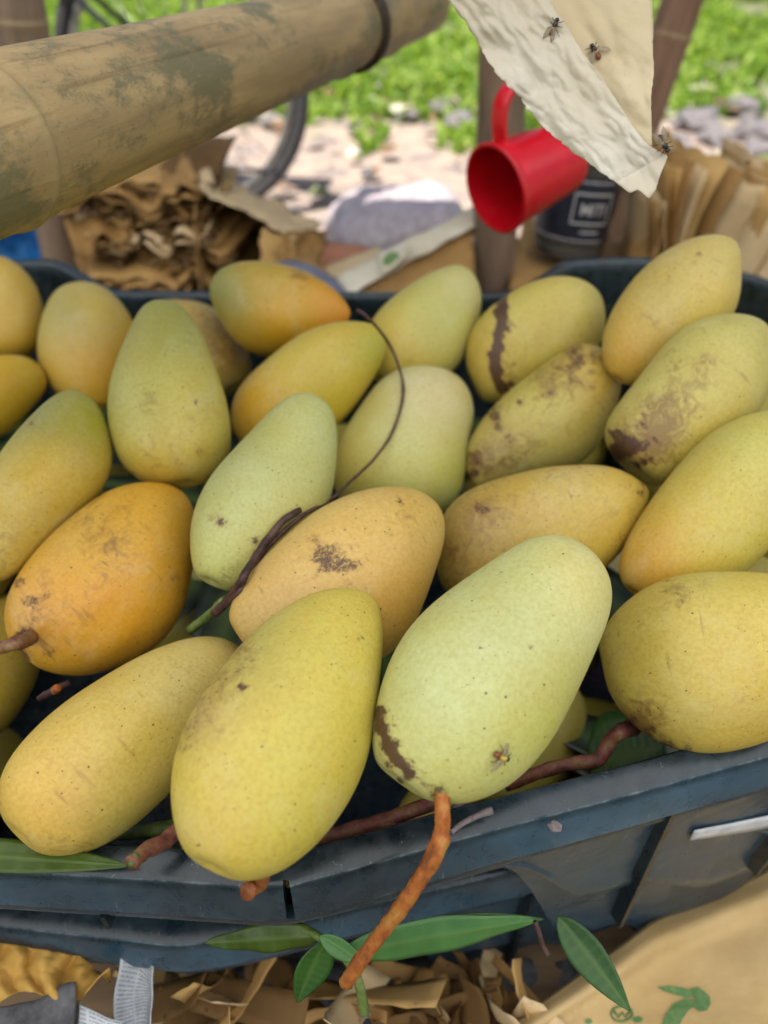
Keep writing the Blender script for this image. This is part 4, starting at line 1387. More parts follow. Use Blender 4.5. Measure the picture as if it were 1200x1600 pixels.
# stub under the freckled front mango
v, f = stem_data([on_fruit(415, 1362, -.004)[0], at(408, 1378, .291), at(396, 1386, .287), at(387, 1393, .283)], [.0030, .0030, .0029, .0034], 5, 12, .2)
s2 = link('stem', mesh('stem', v, f), M['stem_rust'], MOBJ['m2'], MMAT['m2'])
v, f = stem_data([at(389, 1388, .2825), at(386, 1398, .279)], [.0040, .0036], 4, 12, .35)
link('cut_end', mesh('cut_end', v, f), M['twig_dark'], s2).matrix_parent_inverse = MMAT['m2'].inverted()
# red stem of the orange mango at left
v, f = stem_data([on_fruit(44, 1000, -.003)[0], at(30, 1004, .338), at(5, 1011, .335), at(-30, 1018, .333)], [.0036, .0030, .0029, .0030], 5, 12, .2)
link('stem', mesh('stem', v, f), M['stem_red'], MOBJ['m5'], MMAT['m5'])
# crooked stem of the round mango on the rim
v, f = stem_data([on_fruit(990, 1138, -.004)[0], at(972, 1142, .386), at(955, 1155, .388), at(942, 1178, .388), at(930, 1189, .388), at(895, 1193, .390), at(860, 1201, .392), at(825, 1214, .394), at(790, 1226, .398)],
                 [.0042, .0040, .0036, .0036, .0037, .0034, .0035, .0033, .0036], 5, 14, .22, 8)
s4 = link('stem', mesh('stem', v, f), M['stem_red'], MOBJ['m4'], MMAT['m4'])
v, f = stem_data([at(938, 1190, .386), at(954, 1198, .383), at(957, 1212, .381), at(940, 1226, .380), at(905, 1231, .380), at(870, 1226, .382), at(835, 1218, .386), at(812, 1212, .389)], [.0014, .0012, .0013, .0013, .0013, .0012, .0013, .0015], 6, 9, .3, 2)
link('twig', mesh('twig', v, f), M['twig_dark'], s4).matrix_parent_inverse = MMAT['m4'].inverted()

# the dark curved twig lying over the fruit
tp_ = [(558, 484), (572, 494), (592, 515), (612, 545), (626, 582), (630, 612), (624, 645), (608, 685), (580, 722), (548, 752), (515, 782), (478, 802), (448, 826), (418, 856), (395, 890), (376, 922), (352, 946)]
pts = []
for x, y in tp_:
    p, n = on_fruit(x, y, .004, .5)
    pts.append(p)
dd = [(p - CO).dot(CW) for p in pts]
for _ in range(5):      # keep the twig taut: never behind the fruit, never diving into the gaps
    dd = [min(dd[i], (dd[max(i - 1, 0)] + dd[min(i + 1, len(dd) - 1)]) / 2 + .003) for i in range(len(dd))]
pts = [at(x, y, d) for (x, y), d in zip(tp_, dd)]
thick = [at(x, y, d - .002) for (x, y), d in zip([(468, 797), (445, 812), (420, 840), (398, 872), (380, 902), (362, 932), (335, 958)], [dd[11], dd[12], dd[13], dd[14] - .001, dd[15], dd[16], dd[16] + .01])]
loose_twig('curved_twig', [('long_shoot', pts, [.0012, .0011, .0010, .0011, .0009, .0011, .0009, .0010, .0009, .0010, .0010, .0011, .0012, .0011, .0013, .0013, .0014], 'twig_dark'),
                           ('main_stalk', thick, [.0017, .0019, .0018, .0020, .0021, .0024, .0024], 'twig_dark'),
                           ('green_stalk', [at(352, 938, dd[16] + .004), at(325, 962, dd[16] + .012), at(296, 985, dd[16] + .022)], [.0026, .0024, .0024], 'stem_green')],
           'dark curved twig lying over the fruit, its thin end hooked up toward the back rim')
loose_twig('cut_stem', [('stalk', [at(320, 1262, .335), at(278, 1298, .320), at(250, 1318, .312), at(226, 1330, .306), at(205, 1350, .299)], [.0034, .0032, .0033, .0031, .0030], 'stem_red'),
                        ('cut_tip', [at(212, 1340, .3015), at(203, 1353, .298)], [.0031, .0010], 'stem_green')],
           'red brown stem with a slanting cut between the two front left mangoes', 'stem')
loose_twig('green_stem', [('stalk', [at(180, 1300, .37), at(235, 1298, .36), at(300, 1286, .365)], [.0036, .0034, .0034], 'stem_green')],
           'smooth green stem in the shade behind the red cut stem', 'stem')
loose_twig('reddish_branch', [('stalk', [at(500, 1312, .352), at(545, 1298, .350), at(600, 1283, .348), at(640, 1268, .350), at(688, 1250, .355)], [.0038, .0036, .0036, .0033, .0033], 'stem_red'),
                              ('side_shoot', [at(592, 1286, .347), at(630, 1298, .342), at(668, 1300, .342), at(705, 1290, .346)], [.0026, .0025, .0026, .0024], 'stem_red')],
           'forked reddish branch in the shade just inside the front rim')
loose_twig('grey_twig', [('stalk', [at(705, 1300, .322), at(722, 1287, .326), at(745, 1275, .329), at(768, 1266, .332)], [.0011, .0012, .0014, .0017], 'twig_grey')],
           'thin grey twig sticking out beside the long orange stem')
loose_twig('pale_stem', [('stalk', [at(700, 1285, .345), at(715, 1262, .352), at(735, 1235, .36)], [.0024, .0024, .0024], 'twig_grey')],
           'pale silvery stem in the gap right of the orange stem')
loose_twig('broken_twig', [('stalk', [at(62, 1092, .40), at(85, 1078, .395), at(108, 1066, .40)], [.0018, .0020, .0016], 'twig_dark'), ('tip', [at(86, 1079, .393), at(90, 1075, .391)], [.0022, .0020], 'stem_orange')],
           'short broken dark twig in the gap below the deep orange mango')
loose_twig('hanging_twig', [('stalk', [at(836, 1440, .350), at(843, 1460, .352), at(848, 1478, .354), at(856, 1492, .355)], [.0011, .0010, .0012, .0015], 'twig_dark')],
           'thin brown twig hanging below the crate rim left of the hanging leaf')


# ------------------------------------------------------------------ leaves
def leaf_data(base, tip, width, nrm, curl=.12, sag=.0, nu=30, nv=9, wave=.0, seed=0, th=.0004):
    base, tip = Vector(base), Vector(tip)
    ax = tip - base
    L = ax.length
    ax.normalize()
    nrm = Vector(nrm)
    nrm = (nrm - ax * nrm.dot(ax)).normalized()
    side = ax.cross(nrm)
    P, vein = [], []
    for i in range(nu):
        t = i / (nu - 1)
        w = width * (math.sin(math.pi * t ** .85) ** .8) * (1 - .25 * t) + width * .02
        for j in range(nv):
            s = 2 * j / (nv - 1) - 1
            z = curl * w * (abs(s) ** 1.3) - sag * math.sin(math.pi * t) * L + wave * width * math.sin(t * 17 + (2 if s > 0 else 0) + seed) * abs(s)
            z += .007 * width * math.cos(t * 70) * (1 - abs(s)) * abs(s) * 2
            P.append(base + ax * (t * L) + side * (s * w) + nrm * z)
            vein.append(1.0 if j == nv // 2 else (.34 if i % 3 == 0 and 0 < j < nv - 1 else 0.0))
    v, f = solid_sheet(P, nu, nv, th)
    return v, f, vein + vein


def leaf(name, base, tip, width, nrm, mat, parent=None, pm=None, **kw):
    v, f, ve = leaf_data(base, tip, width, nrm, **kw)
    me = mesh(name, v, f)
    a_ = me.attributes.new('vein', 'FLOAT', 'POINT')
    a_.data.foreach_set('value', ve)
    return link(name, me, M[mat], parent, pm)


tag(leaf('mango_leaf', at_z(-150, 1326, .370), at_z(207, 1353, .3655), .0075, (0, -.05, 1), 'leaf_olive', curl=.05), 'olive green leaf lying flat on the rim under the front left mango', 'leaf')
tag(leaf('mango_leaf', at(872, 1432, .372), at(985, 1580, .352), .0092, (.3, -.9, .3), 'leaf', curl=.25, sag=.03), 'dark pointed leaf hanging below the crate over the printed kraft bag', 'leaf')
tag(leaf('mango_leaf', at(920, 1195, .46), at(1040, 1165, .44), .03, (0, -.2, 1), 'leaf', curl=.1), 'dark green leaf in shade under the round mango on the rim', 'leaf')
sprig = empty('leafy_sprig', at(505, 1466, .352), label='leafy sprig squeezed between the two crate rims', cat='leafy sprig')
sm_ = Matrix.Translation(sprig.location)
v, f = stem_data([at(440, 1436, .362), at(478, 1452, .356), at(508, 1470, .350), at(535, 1492, .350), at(556, 1522, .352), at(566, 1560, .355), at(570, 1582, .357)], [.0014, .0018, .002, .002, .0022, .0024, .0026], 5, 10, .15)
link('stem', mesh('stem', v, f), M['stem_green'], sprig, sm_)
leaf('leaf', at(505, 1462, .353), at(318, 1474, .362), .0075, (0, -.75, .6), 'leaf_olive', sprig, sm_, curl=-.2, wave=.12)
leaf('leaf', at(508, 1470, .349), at(464, 1566, .350), .0095, (.25, -.9, .3), 'leaf', sprig, sm_, curl=.2, sag=.02)
leaf('leaf', at(500, 1462, .349), at(572, 1506, .345), .005, (.1, -.7, .6), 'leaf_pale', sprig, sm_, curl=.2)
leaf('leaf', at(528, 1490, .352), at(842, 1436, .366), .0105, (0, -.85, .5), 'leaf_pale', sprig, sm_, curl=-.12, wave=.05, seed=2)
leaf('leaf', at(650, 1452, .362), at(850, 1436, .366), .006, (0, -.85, .5), 'leaf', sprig, sm_, curl=-.2)
for k in range(5):
    a = k * 1.3
    v, f = stem_data([at(570, 1582, .357), at(570 + 9 * math.cos(a), 1584 + 7 * math.sin(a), .3565)], [.0014, .0009], 3, 6, .2)
    link('dry_sepal', mesh('dry_sepal', v, f), M['twig_grey'], sprig, sm_)

# flake on the rim
bm = bmesh.new()
bmesh.ops.create_icosphere(bm, subdivisions=2, radius=.0026)
for vv in bm.verts:
    vv.co.z *= .3
    vv.co.x *= 1.2
    vv.co *= 1 + .4 * noise.noise(vv.co * 700)
me = bpy.data.meshes.new('bark_flake'); bm.to_mesh(me); bm.free()
o = link('bark_flake', me, M['twig_grey']); o.location = at_z(867, 1291, .3615)
tag(o, 'tiny brown flake of bark on the dark crate rim', 'bark flake')


# added leaves, coloured near black so the gaps under the fruit look shaded
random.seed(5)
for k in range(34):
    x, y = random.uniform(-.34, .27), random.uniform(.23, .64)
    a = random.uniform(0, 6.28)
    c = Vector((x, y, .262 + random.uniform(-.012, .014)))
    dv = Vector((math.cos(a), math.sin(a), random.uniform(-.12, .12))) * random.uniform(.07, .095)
    tag(leaf('mango_leaf', c - dv, c + dv, random.uniform(.019, .027), (random.uniform(-.2, .2), random.uniform(-.2, .2), 1), 'leaf_gap_shade', curl=.15, sag=-.03, nu=16, nv=5),
        'near black leaf added beneath the top mangoes to darken the gaps', 'leaf', 'added leaves that darken the gaps under the fruit')

# ------------------------------------------------------------------ hanging paper and flies
def paper_panel(L, R, d0, d1, nu, nv, amp, scale, seed, jag=0.0):
    """rows between two pixel polylines, hung in depth; points returned as a grid"""
    def along(poly, t):
        k = min(int(t * (len(poly) - 1)), len(poly) - 2)
        s = t * (len(poly) - 1) - k
        return tuple(poly[k][i] + (poly[k + 1][i] - poly[k][i]) * s for i in range(2))
    P = []
    for i in range(nu):
        t = i / (nu - 1)
        a, b = along(L, t), along(R, t)
        ja = jag * (noise.noise(Vector((t * 40, seed, 0))) + .6 * noise.noise(Vector((t * 95, seed, 3))))
        jb = jag * .4 * noise.noise(Vector((t * 50, seed, 7)))
        for j in range(nv):
            s = j / (nv - 1)
            x = (a[0] + ja) * (1 - s) + (b[0] + jb) * s
            y = a[1] * (1 - s) + b[1] * s
            if i == nu - 1 and jag:
                y += jag * 1.6 * noise.noise(Vector((s * 9, seed, 11))) + jag * noise.noise(Vector((s * 23, seed, 1)))
            d = d0 + (d1 - d0) * s
            al_, ac_ = (x * .6 + y * .8) / 100, (x * .8 - y * .6) / 100
            d += crumple((al_ * .55, ac_ * 1.25, seed), scale, amp, seed, 3) + crumple((x / 100, y / 100, seed), scale * 2.2, amp * .10, seed, 3)
            P.append(at(x, y, d))
    return P


hang = empty('hanging_paper', at(900, -60, .38), label='crumpled cream wrapping paper hanging over the red mug, flies sitting on it', cat='paper')
hm = Matrix.Translation(hang.location)
Lf = [(640, -120), (668, -60), (700, 0), (733, 42), (772, 112), (810, 150), (838, 188), (880, 226), (940, 270), (970, 290)]
Rf = [(760, -120), (805, -60), (858, 0), (884, 40), (908, 78), (932, 112), (960, 152), (985, 192), (1012, 226), (1042, 244)]
Pg = paper_panel(Lf, Rf, .374, .364, 120, 50, .0075, 1.25, 2.0, 5.0)
# bottom hem: extend down to the jagged lower edge
hem = [(970, 290), (985, 300), (1000, 298), (1012, 310), (1022, 302), (1030, 280), (1042, 244)]
v, f = solid_sheet(Pg, 120, 50, .00025)
front = link('front_fold', mesh('front_fold', v, f), M['waxed'], hang, hm)
hemL = [(968, 289), (984, 302), (997, 296), (1014, 311), (1024, 298), (1031, 275), (1043, 245)]
nu = 26
P = []
for i in range(nu):
    t = i / (nu - 1)
    k = min(int(t * 6), 5); s = t * 6 - k
    b = (hemL[k][0] + (hemL[k + 1][0] - hemL[k][0]) * s, hemL[k][1] + (hemL[k + 1][1] - hemL[k][1]) * s)
    a = (962 + 78 * t, 285 - 44 * t)
    for j in range(8):
        w = j / 7
        x, y = a[0] * (1 - w) + b[0] * w, a[1] * (1 - w) + b[1] * w
        al_, ac_ = (x * .6 + y * .8) / 100, (x * .8 - y * .6) / 100
        d = .368 - .004 * t + crumple((al_ * .55, ac_ * 1.25, 2.0), 1.25, .0075, 2.0, 3)
        P.append(at(x, y, d + .0006))
v, f = solid_sheet(P, nu, 8, .00025)
link('hem', mesh('hem', v, f), M['waxed'], hang, hm)
Lb = [(735, -120), (780, -60), (835, 0), (860, 40), (884, 78), (908, 112), (936, 152), (961, 192), (984, 214), (990, 226)]
Rb = [(1024, -120), (1022, -60), (1019, 0), (1021, 40), (1020, 78), (1022, 112), (1017, 152), (1018, 192), (1018, 215), (1019, 228)]
Pg2 = paper_panel(Lb, Rb, .382, .376, 60, 30, .0050, 1.1, 7.0, 3.0)
v, f = solid_sheet(Pg2, 60, 30, .00025)
link('back_fold', mesh('back_fold', v, f), M['tan_inside'], hang, hm)
# the sheet continues up over the rail
P = []
for i in range(24):
    t = i / 23
    if t < .75:
        yy = .40 + (.408 - .40) * t / .75
    for j in range(12):
        s = j / 11
        a = Pg[0].lerp(Pg2[29], s)
        top = Vector((a.x * .95, .405, .80))
        if t < .7:
            p = a.lerp(top, t / .7)
        else:
            ang = (t - .7) / .3 * math.pi
            p = Vector((top.x, .425 - .0205 * math.cos(ang), .80 + .0205 * math.sin(ang)))
        P.append(p + Vector((0, crumple(p * 10, 1.2, .004, 4.0), 0)))
v, f = solid_sheet(P, 24, 12, .00025)
link('top_fold', mesh('top_fold', v, f), M['waxed'], hang, hm)
pv, pf = [], []
for ob in (front,):
    pv = [Vector(x.co) for x in ob.data.vertices]
    pf = [tuple(p.vertices) for p in ob.data.polygons]
PB1 = BVHTree.FromPolygons(pv, pf)
v2, f2 = solid_sheet(Pg2, 60, 30, .00025)
PB2 = BVHTree.FromPolygons(v2, f2)


def ellip(c, ax, r, l, up, n=12, m=10, squash=1.0):
    ax = Vector(ax).normalized()
    up = Vector(up); up = (up - ax * up.dot(ax)).normalized()
    sd = ax.cross(up)
    V = []
    for i in range(m):
        u = math.pi * i / (m - 1)
        for k in range(n):
            a = 2 * math.pi * k / n
            V.append(Vector(c) + ax * (-math.cos(u) * l) + (up * math.sin(a) * squash + sd * math.cos(a)) * (math.sin(u) * r))
    return V, [(i * n + k, i * n + (k + 1) % n, (i + 1) * n + (k + 1) % n, (i + 1) * n + k) for i in range(m - 1) for k in range(n)]


def make_fly(name, pos, nrm, head, size, mats, label, spread=.5, lift=1.0):
    """a fly standing on a surface: pos on the surface, nrm its normal, head the direction it faces"""
    nrm = Vector(nrm).normalized()
    ax = Vector(head); ax = (ax - nrm * ax.dot(nrm)).normalized()
    sd = ax.cross(nrm)
    root = empty(name, pos, label=label, cat='fly', group='flies on the fruit and paper')
    rm = Matrix.Translation(root.location)
    S = size
    c = Vector(pos) + nrm * (.20 * S * lift)

    def add(nm, data, m):
        link(nm, mesh(nm, *data), M[m], root, rm)
    add('thorax', ellip(c + ax * .08 * S, ax, .15 * S, .20 * S, nrm), mats[0])
    add('abdomen', ellip(c - ax * .27 * S - nrm * .03 * S, ax, .165 * S, .25 * S, nrm, squash=.85), mats[1])
    add('head', ellip(c + ax * .34 * S - nrm * .02 * S, sd, .10 * S, .13 * S, nrm), mats[2])
    add('scutellum', ellip(c - ax * .10 * S + nrm * .07 * S, sd, .06 * S, .09 * S, nrm, 8, 6), 'fly_yellow')
    for s in (-1, 1):
        wa = (-ax * math.cos(spread) + sd * s * math.sin(spread)).normalized()
        wb = wa.cross(nrm)
        P = []
        for i in range(9):
            t = i / 8
            w = .15 * S * math.sin(math.pi * (t * .92 + .06)) ** .7
            for j in (-1, 0, 1):
                P.append(c + nrm * (.12 * S + .06 * S * t) + sd * s * .08 * S + wa * (.78 * S * t) + wb * (w * j * s))
        v, f = solid_sheet(P, 9, 3, .00004)
        add('wing', (v, f), 'wing')
        for k, (fx, reach) in enumerate(((.22, .30), (.05, .38), (-.08, -.42))):
            hip = c + ax * fx * S + sd * s * .08 * S - nrm * .06 * S
            foot = Vector(pos) + ax * (fx + reach * .6 * (1 if k != 1 else .3)) * S + sd * s * (.34 + .06 * k) * S + nrm * .005 * S
            knee = (hip + foot) / 2 + nrm * .16 * S + sd * s * .08 * S
            v, f = tube([hip, knee, foot], [.022 * S, .018 * S, .012 * S], 6)
            add('leg', (v, f), mats[2])
    return root


def paper_hit(bvh, px, py):
    r = ray(px, py)
    h = bvh.ray_cast(CO, r.normalized())
    if h[0] is None:
        return CO + r * .37, -r.normalized()
    n = h[1] if h[1].dot(r) < 0 else -h[1]
    return h[0], n


p, n = paper_hit(PB1, 868, 42)
make_fly('fly', p, n, CU * .7 + CR * .5, .0086, ('fly_dark', 'fly_brown', 'fly_dark'), 'small brown fly high on the folded front strip of the hanging paper', .25)
p, n = paper_hit(PB2, 928, 82)
make_fly('fly', p, n, CU * .8 - CR * .55, .0090, ('fly_dark', 'fly_brown', 'fly_dark'), 'brown fly with yellow markings on the tan inner side of the hanging paper', .9)
p = at(1036, 226, .366)
make_fly('fly', p, (-.1, -.95, .3), CR * .55 - CU * .85, .0096, ('fly_dark', 'fly_dark', 'fly_dark'), 'black fly clinging to the lower right corner of the hanging paper', .28, lift=1.2)
p, n = on_fruit(782, 1180)
make_fly('fly', p, n, CR * .8 - CU * .45, .0078, ('fly_yellow', 'fly_brown', 'fly_dark'), 'brown fruit fly sitting on the big pale green mango', 1.15)


# ------------------------------------------------------------------ the red mug
def lathe(prof, n=48):
    V = []
    for (r, z) in prof:
        for k in range(n):
            a = 2 * math.pi * k / n
            V.append(Vector((r * math.cos(a), r * math.sin(a), z)))
    F_ = []
    for i in range(len(prof) - 1):
        for k in range(n):
            F_.append((i * n + k, i * n + (k + 1) % n, (i + 1) * n + (k + 1) % n, (i + 1) * n + k))
    return V, F_


def build_mug():
    mouth, base = at(772, 297, .688), at(872, 250, .714)
    ax = (base - mouth).normalized()                    # mouth -> base
    upd = (CU + CR * .05 - CW * .63)
    X = (upd - ax * upd.dot(ax)).normalized()
    Y = ax.cross(X)
    Mx = Matrix((X, Y, ax)).transposed().to_4x4()
    Mx.translation = mouth
    root = empty('red_mug', label='red plastic mug hanging mouth down by its handle in front of the bamboo post', cat='mug')
    root.matrix_world = Mx
    L = .090
    R0, R1 = .0385, .0310
    pr = [(R0 * .90, .004), (R0 - .002, .0006), (R0, .0), (R0 + .0012, .0008), (R0 + .0012, .003), (R0, .004)]
    pr += [(R0 + (R1 - R0) * t, .004 + (L - .012) * t) for t in np.linspace(.05, 1, 14)]
    pr += [(R1 - .001, L - .004), (R1 - .004, L - .001), (R1 - .008, L), (.0001, L - .001)]
    inn = [(.0001, L - .005), (R1 - .006, L - .005), (R1 - .0025, L - .010)] + [(R0 - .0022 + (R1 - R0) * t, .004 + (L - .014) * t) for t in np.linspace(.95, 0.05, 12)] + [(R0 - .002, .0006)]
    v, f = lathe(pr[1:] + inn, 56)
    me = mesh('body', v, f)
    link('body', me, M['red'], root)
    pts = [Vector(p) for p in ((R0 - .002, 0, .012), (R0 + .014, 0, .012), (R0 + .029, 0, .017), (R0 + .038, 0, .029), (R0 + .039, 0, .045), (R0 + .030, 0, .061), (R0 + .013, 0, .070), (R1 + .001, 0, .073))]
    P = smooth_path(pts, 6)
    T, N = frame_along(P)
    V, F_ = [], []
    prof = [(-.0082, -.0020), (-.0082, .0020), (-.005, .0030), (.005, .0030), (.0082, .0020), (.0082, -.0020), (.005, -.0030), (-.005, -.0030)]
    for i, p in enumerate(P):
        o = Vector((0, 1, 0)); r = T[i].cross(o).normalized()
        for (a, b) in prof: V.append(p + o * a + r * b)
    k = len(prof)
    for i in range(len(P) - 1):
        for j in range(k):
            F_.append((i * k + j, i * k + (j + 1) % k, (i + 1) * k + (j + 1) % k, (i + 1) * k + j))
    F_.append(tuple(range(k))); F_.append(tuple((len(P) - 1) * k + j for j in range(k))[::-1])
    link('handle', mesh('handle', V, F_), M['red'], root)
    return Mx, Mx @ Vector((R0 + .034, 0, .050))


mugM, hook_pt = build_mug()
hp = hook_pt
# the wire it hangs from, tied to the post
v, f = tube(smooth_path([hp + Vector((.006, .004, .012)), hp + Vector((.004, 0, -.001)), hp + Vector((-.002, 0, -.004)), hp + Vector((-.004, .004, .006)), hp + Vector((-.002, .03, .05)), Vector((.105, .90, .80)), Vector((.105, .885, 1.0))], 6), .0012, 8)
tag(link('wire_hook', mesh('wire_hook', v, f), M['wire']), 'dark wire hook running up from the handle of the red mug', 'wire hook')

# ------------------------------------------------------------------ the jar with a navy label
def build_jar():
    basep = at(886, 392, 1.0)
    Mx = Matrix.Translation(basep) @ Matrix.Rotation(math.radians(5), 4, 'Y') @ Matrix.Rotation(math.radians(-4), 4, 'X')
    root = empty('plastic_jar', label='clear plastic jar with navy label and olive contents behind the red mug', cat='jar')
    root.matrix_world = Mx
    r = .047
    v, f = lathe([(.001, 0), (r * .86, 0), (r * .95, .004), (r * .96, .010), (r * .965, .016), (r * 1.0, .020), (r * 1.05, .112), (r * 1.09, .118), (r * 1.06, .124), (r * 1.0, .150), (r * .9, .156)], 48)
    link('jar_wall', mesh('jar_wall', v, f), M['clear'], root)
    v, f = lathe([(.001, .003), (r * .85, .003), (r * .9, .006), (r * .91, .019), (.001, .019)], 40)
    link('dregs', mesh('dregs', v, f), M['syrup'], root)
    v, f = lathe([(.001, .0195), (r * .93, .0195), (r * .97, .112), (r * .94, .150), (.001, .152)], 40)
    link('contents', mesh('contents', v, f), M['paste'], root)
    z0, z1 = .023, .099
    r0, r1 = r * 1.012, r * 1.046
    V = []
    nn = 40
    A0, A1 = math.radians(-215), math.radians(-47)
    for i in range(nn):
        a = A0 + (A1 - A0) * i / (nn - 1)
        for z, rr in ((z0, r0), (z1, r1)):
            V.append(Vector((rr * math.cos(a), rr * math.sin(a), z)))
    lab = link('label', mesh('label', V, [(2 * i, 2 * i + 2, 2 * i + 3, 2 * i + 1) for i in range(nn - 1)]), M['navy'], root)

    def onlab(u, z, lift=.0004):            # u in radians from label centre
        rr = r0 + (r1 - r0) * (z - z0) / (z1 - z0) + lift
        a = math.radians(-82) + u
        return Vector((rr * math.cos(a), rr * math.sin(a), z))

    def strip(u0, u1, za, zb):
        V, k = [], 10
        for i in range(k):
            u = u0 + (u1 - u0) * i / (k - 1)
            V += [onlab(u, za), onlab(u, zb)]
        return V, [(2 * i, 2 * i + 2, 2 * i + 3, 2 * i + 1) for i in range(k - 1)]
    fr = [strip(-.50, .52, .0800, .0825), strip(-.50, .52, .046, .0485), strip(-.50, -.46, .046, .0825), strip(.48, .52, .046, .0825), strip(-.2, .3, .036, .0385), strip(-1.9, .46, .0935, .0955), strip(-1.9, .46, .0255, .0272)]
    link('label_frame', mesh('label_frame', *merge(fr)), M['ink'], lab)
    # lettering
    cu = bpy.data.curves.new('lettering', 'FONT')
    cu.body = 'MITI'
    cu.size = .019
    cu.offset = .0003
    cu.align_x = 'CENTER'
    ob = bpy.data.objects.new('tmp', cu)
    COL.objects.link(ob)
    bpy.context.view_layer.update()
    me = bpy.data.meshes.new_from_object(ob)
    bpy.data.objects.remove(ob)
    bm = bmesh.new(); bm.from_mesh(me)
    bmesh.ops.subdivide_edges(bm, edges=bm.edges[:], cuts=2, use_grid_fill=True)
    for vv in bm.verts:
        vv.co = onlab(.03 + vv.co.x / .052, .0575 + vv.co.y, .0005)
    bm.to_mesh(me); bm.free()
    me.name = 'lettering'
    me.materials.clear()
    link('lettering', me, M['ink'], lab)


build_jar()


# ------------------------------------------------------------------ paper behind the crate
def bag_flat(cx, cy, z, w, dpt, rot, seed, mat, mouth=.011):
    """a flat folded paper bag lying in a stack, its open mouth gaping a little toward the front"""
    nu, nv = 17, 8
    parts = []
    s0, cur = random.uniform(-.4, .4), random.choice((-.05, -.035, -.02, .012, 0))
    for lay in (0, 1):
        P = []
        for i in range(nu):
            s = i / (nu - 1) - .5
            for j in range(nv):
                t = j / (nv - 1)
                e = (1 - t)
                x = s * w
                y = t * dpt + .010 * noise.noise(Vector((s * 7, seed, lay * 5))) * e
                g = mouth * (.3 + abs(noise.noise(Vector((s * 4.2 + seed, lay, 3)))) * 2.2) * e ** 1.6 * (1 if lay else -.55)
                zz = g + .006 * noise.noise(Vector((s * 3.1, t * 2, seed * .7))) * (.4 + e) + .004 * noise.noise(Vector((s * 14, t * 5, seed)))
                zz += cur * math.exp(-((s - s0) / .14) ** 2) * e ** 2
                y += abs(cur) * .4 * math.exp(-((s - s0) / .14) ** 2) * e
                zz -= .034 * e ** 3 * abs(noise.noise(Vector((s * 3.5, seed, 9))))
                P.append(Vector((x, y, zz)))
        parts.append(solid_sheet(P, nu, nv, .0005))
    v, f = merge(parts)
    o = link('paper_bag', mesh('paper_bag', v, f), M[mat])
    o.location = (cx, cy, z)
    o.rotation_euler = (random.uniform(-.05, .12), random.uniform(-.1, .1), rot)
    return o


for k in range(44):
    z = .150 + k * .0056
    ang = random.uniform(-.35, .35) + .15
    o = bag_flat(-.262 + random.uniform(-.014, .016) - .0008 * k, .862 + .0024 * k + random.uniform(-.020, .022), z, .165 + random.uniform(-.03, .02), .17, ang, k * 2.37, ('kraft_old', 'kraft', 'kraft_old', 'kraft_light', 'kraft_old', 'kraft_shaded')[k % 6], .0095)
    tag(o, 'brown paper bag beside the left post, ' + (('lowest' if k == 0 else ORD[43 - k] + ' from the top') if k < 43 else 'top') + ' of its stack', 'paper bag', 'brown paper bags stacked by the left post')
# upright bundle of bags at the right
def upright_bag(x0, y0, zt, curl, reach, seed, mat, thick=.0006, lean=0.0):
    nu, nv = 18, 12
    P = []
    for i in range(nu):
        t = i / (nu - 1)              # 0 back, 1 front
        ang = curl * t * t
        x = x0 + reach * (math.sin(ang) * t) + .007 * noise.noise(Vector((t * 3, seed, 0)))
        y = y0 + .16 - .16 * t * math.cos(ang * .7)
        for j in range(nv):
            s = j / (nv - 1)
            z = .125 + (zt - .125 + .010 * noise.noise(Vector((t * 4, seed, 2)))) * s
            wob = .010 * noise.noise(Vector((t * 2.2, s * 2.4, seed))) + .005 * noise.noise(Vector((t * 6, s * 5, seed)))
            bow = .022 * math.sin(s * 3.0 + seed * .25)
            P.append(Vector((x + wob + bow + lean * (s - .5), y + wob * .5, z)))
    v, f = solid_sheet(P, nu, nv, thick)
    o = link('paper_bag', mesh('paper_bag', v, f), M[mat])
    return o


for k in range(17):
    x = .294 + k * .0095
    o = upright_bag(x, .885 + random.uniform(-.010, .010), .404 + random.uniform(-.016, .02) + (.014 if 3 < k < 8 else 0), .35 + k * .05, .015 + .006 * k, k * 1.9, ('kraft', 'kraft_old', 'kraft_light')[k % 3], lean=.02)
    tag(o, 'brown paper bag standing on edge, ' + ('nearest' if k == 0 else ORD[k]) + ' from the jar in the upright bundle', 'paper bag', 'upright paper bags at the right')
for k, (x, m) in enumerate(((.425, 'kraft_light'), (.475, 'kraft'), (.53, 'kraft_light'))):
    o = upright_bag(x - .05, .86 - .012 * k, .372 - .02 * k, 1.25, .10 + .02 * k, 40 + k, m, lean=.03)
    tag(o, ('broad pale paper bag face fronting the upright bundle', 'second broad paper bag face of the upright bundle, bent back', 'rightmost broad paper bag of the upright bundle')[k], 'paper bag')


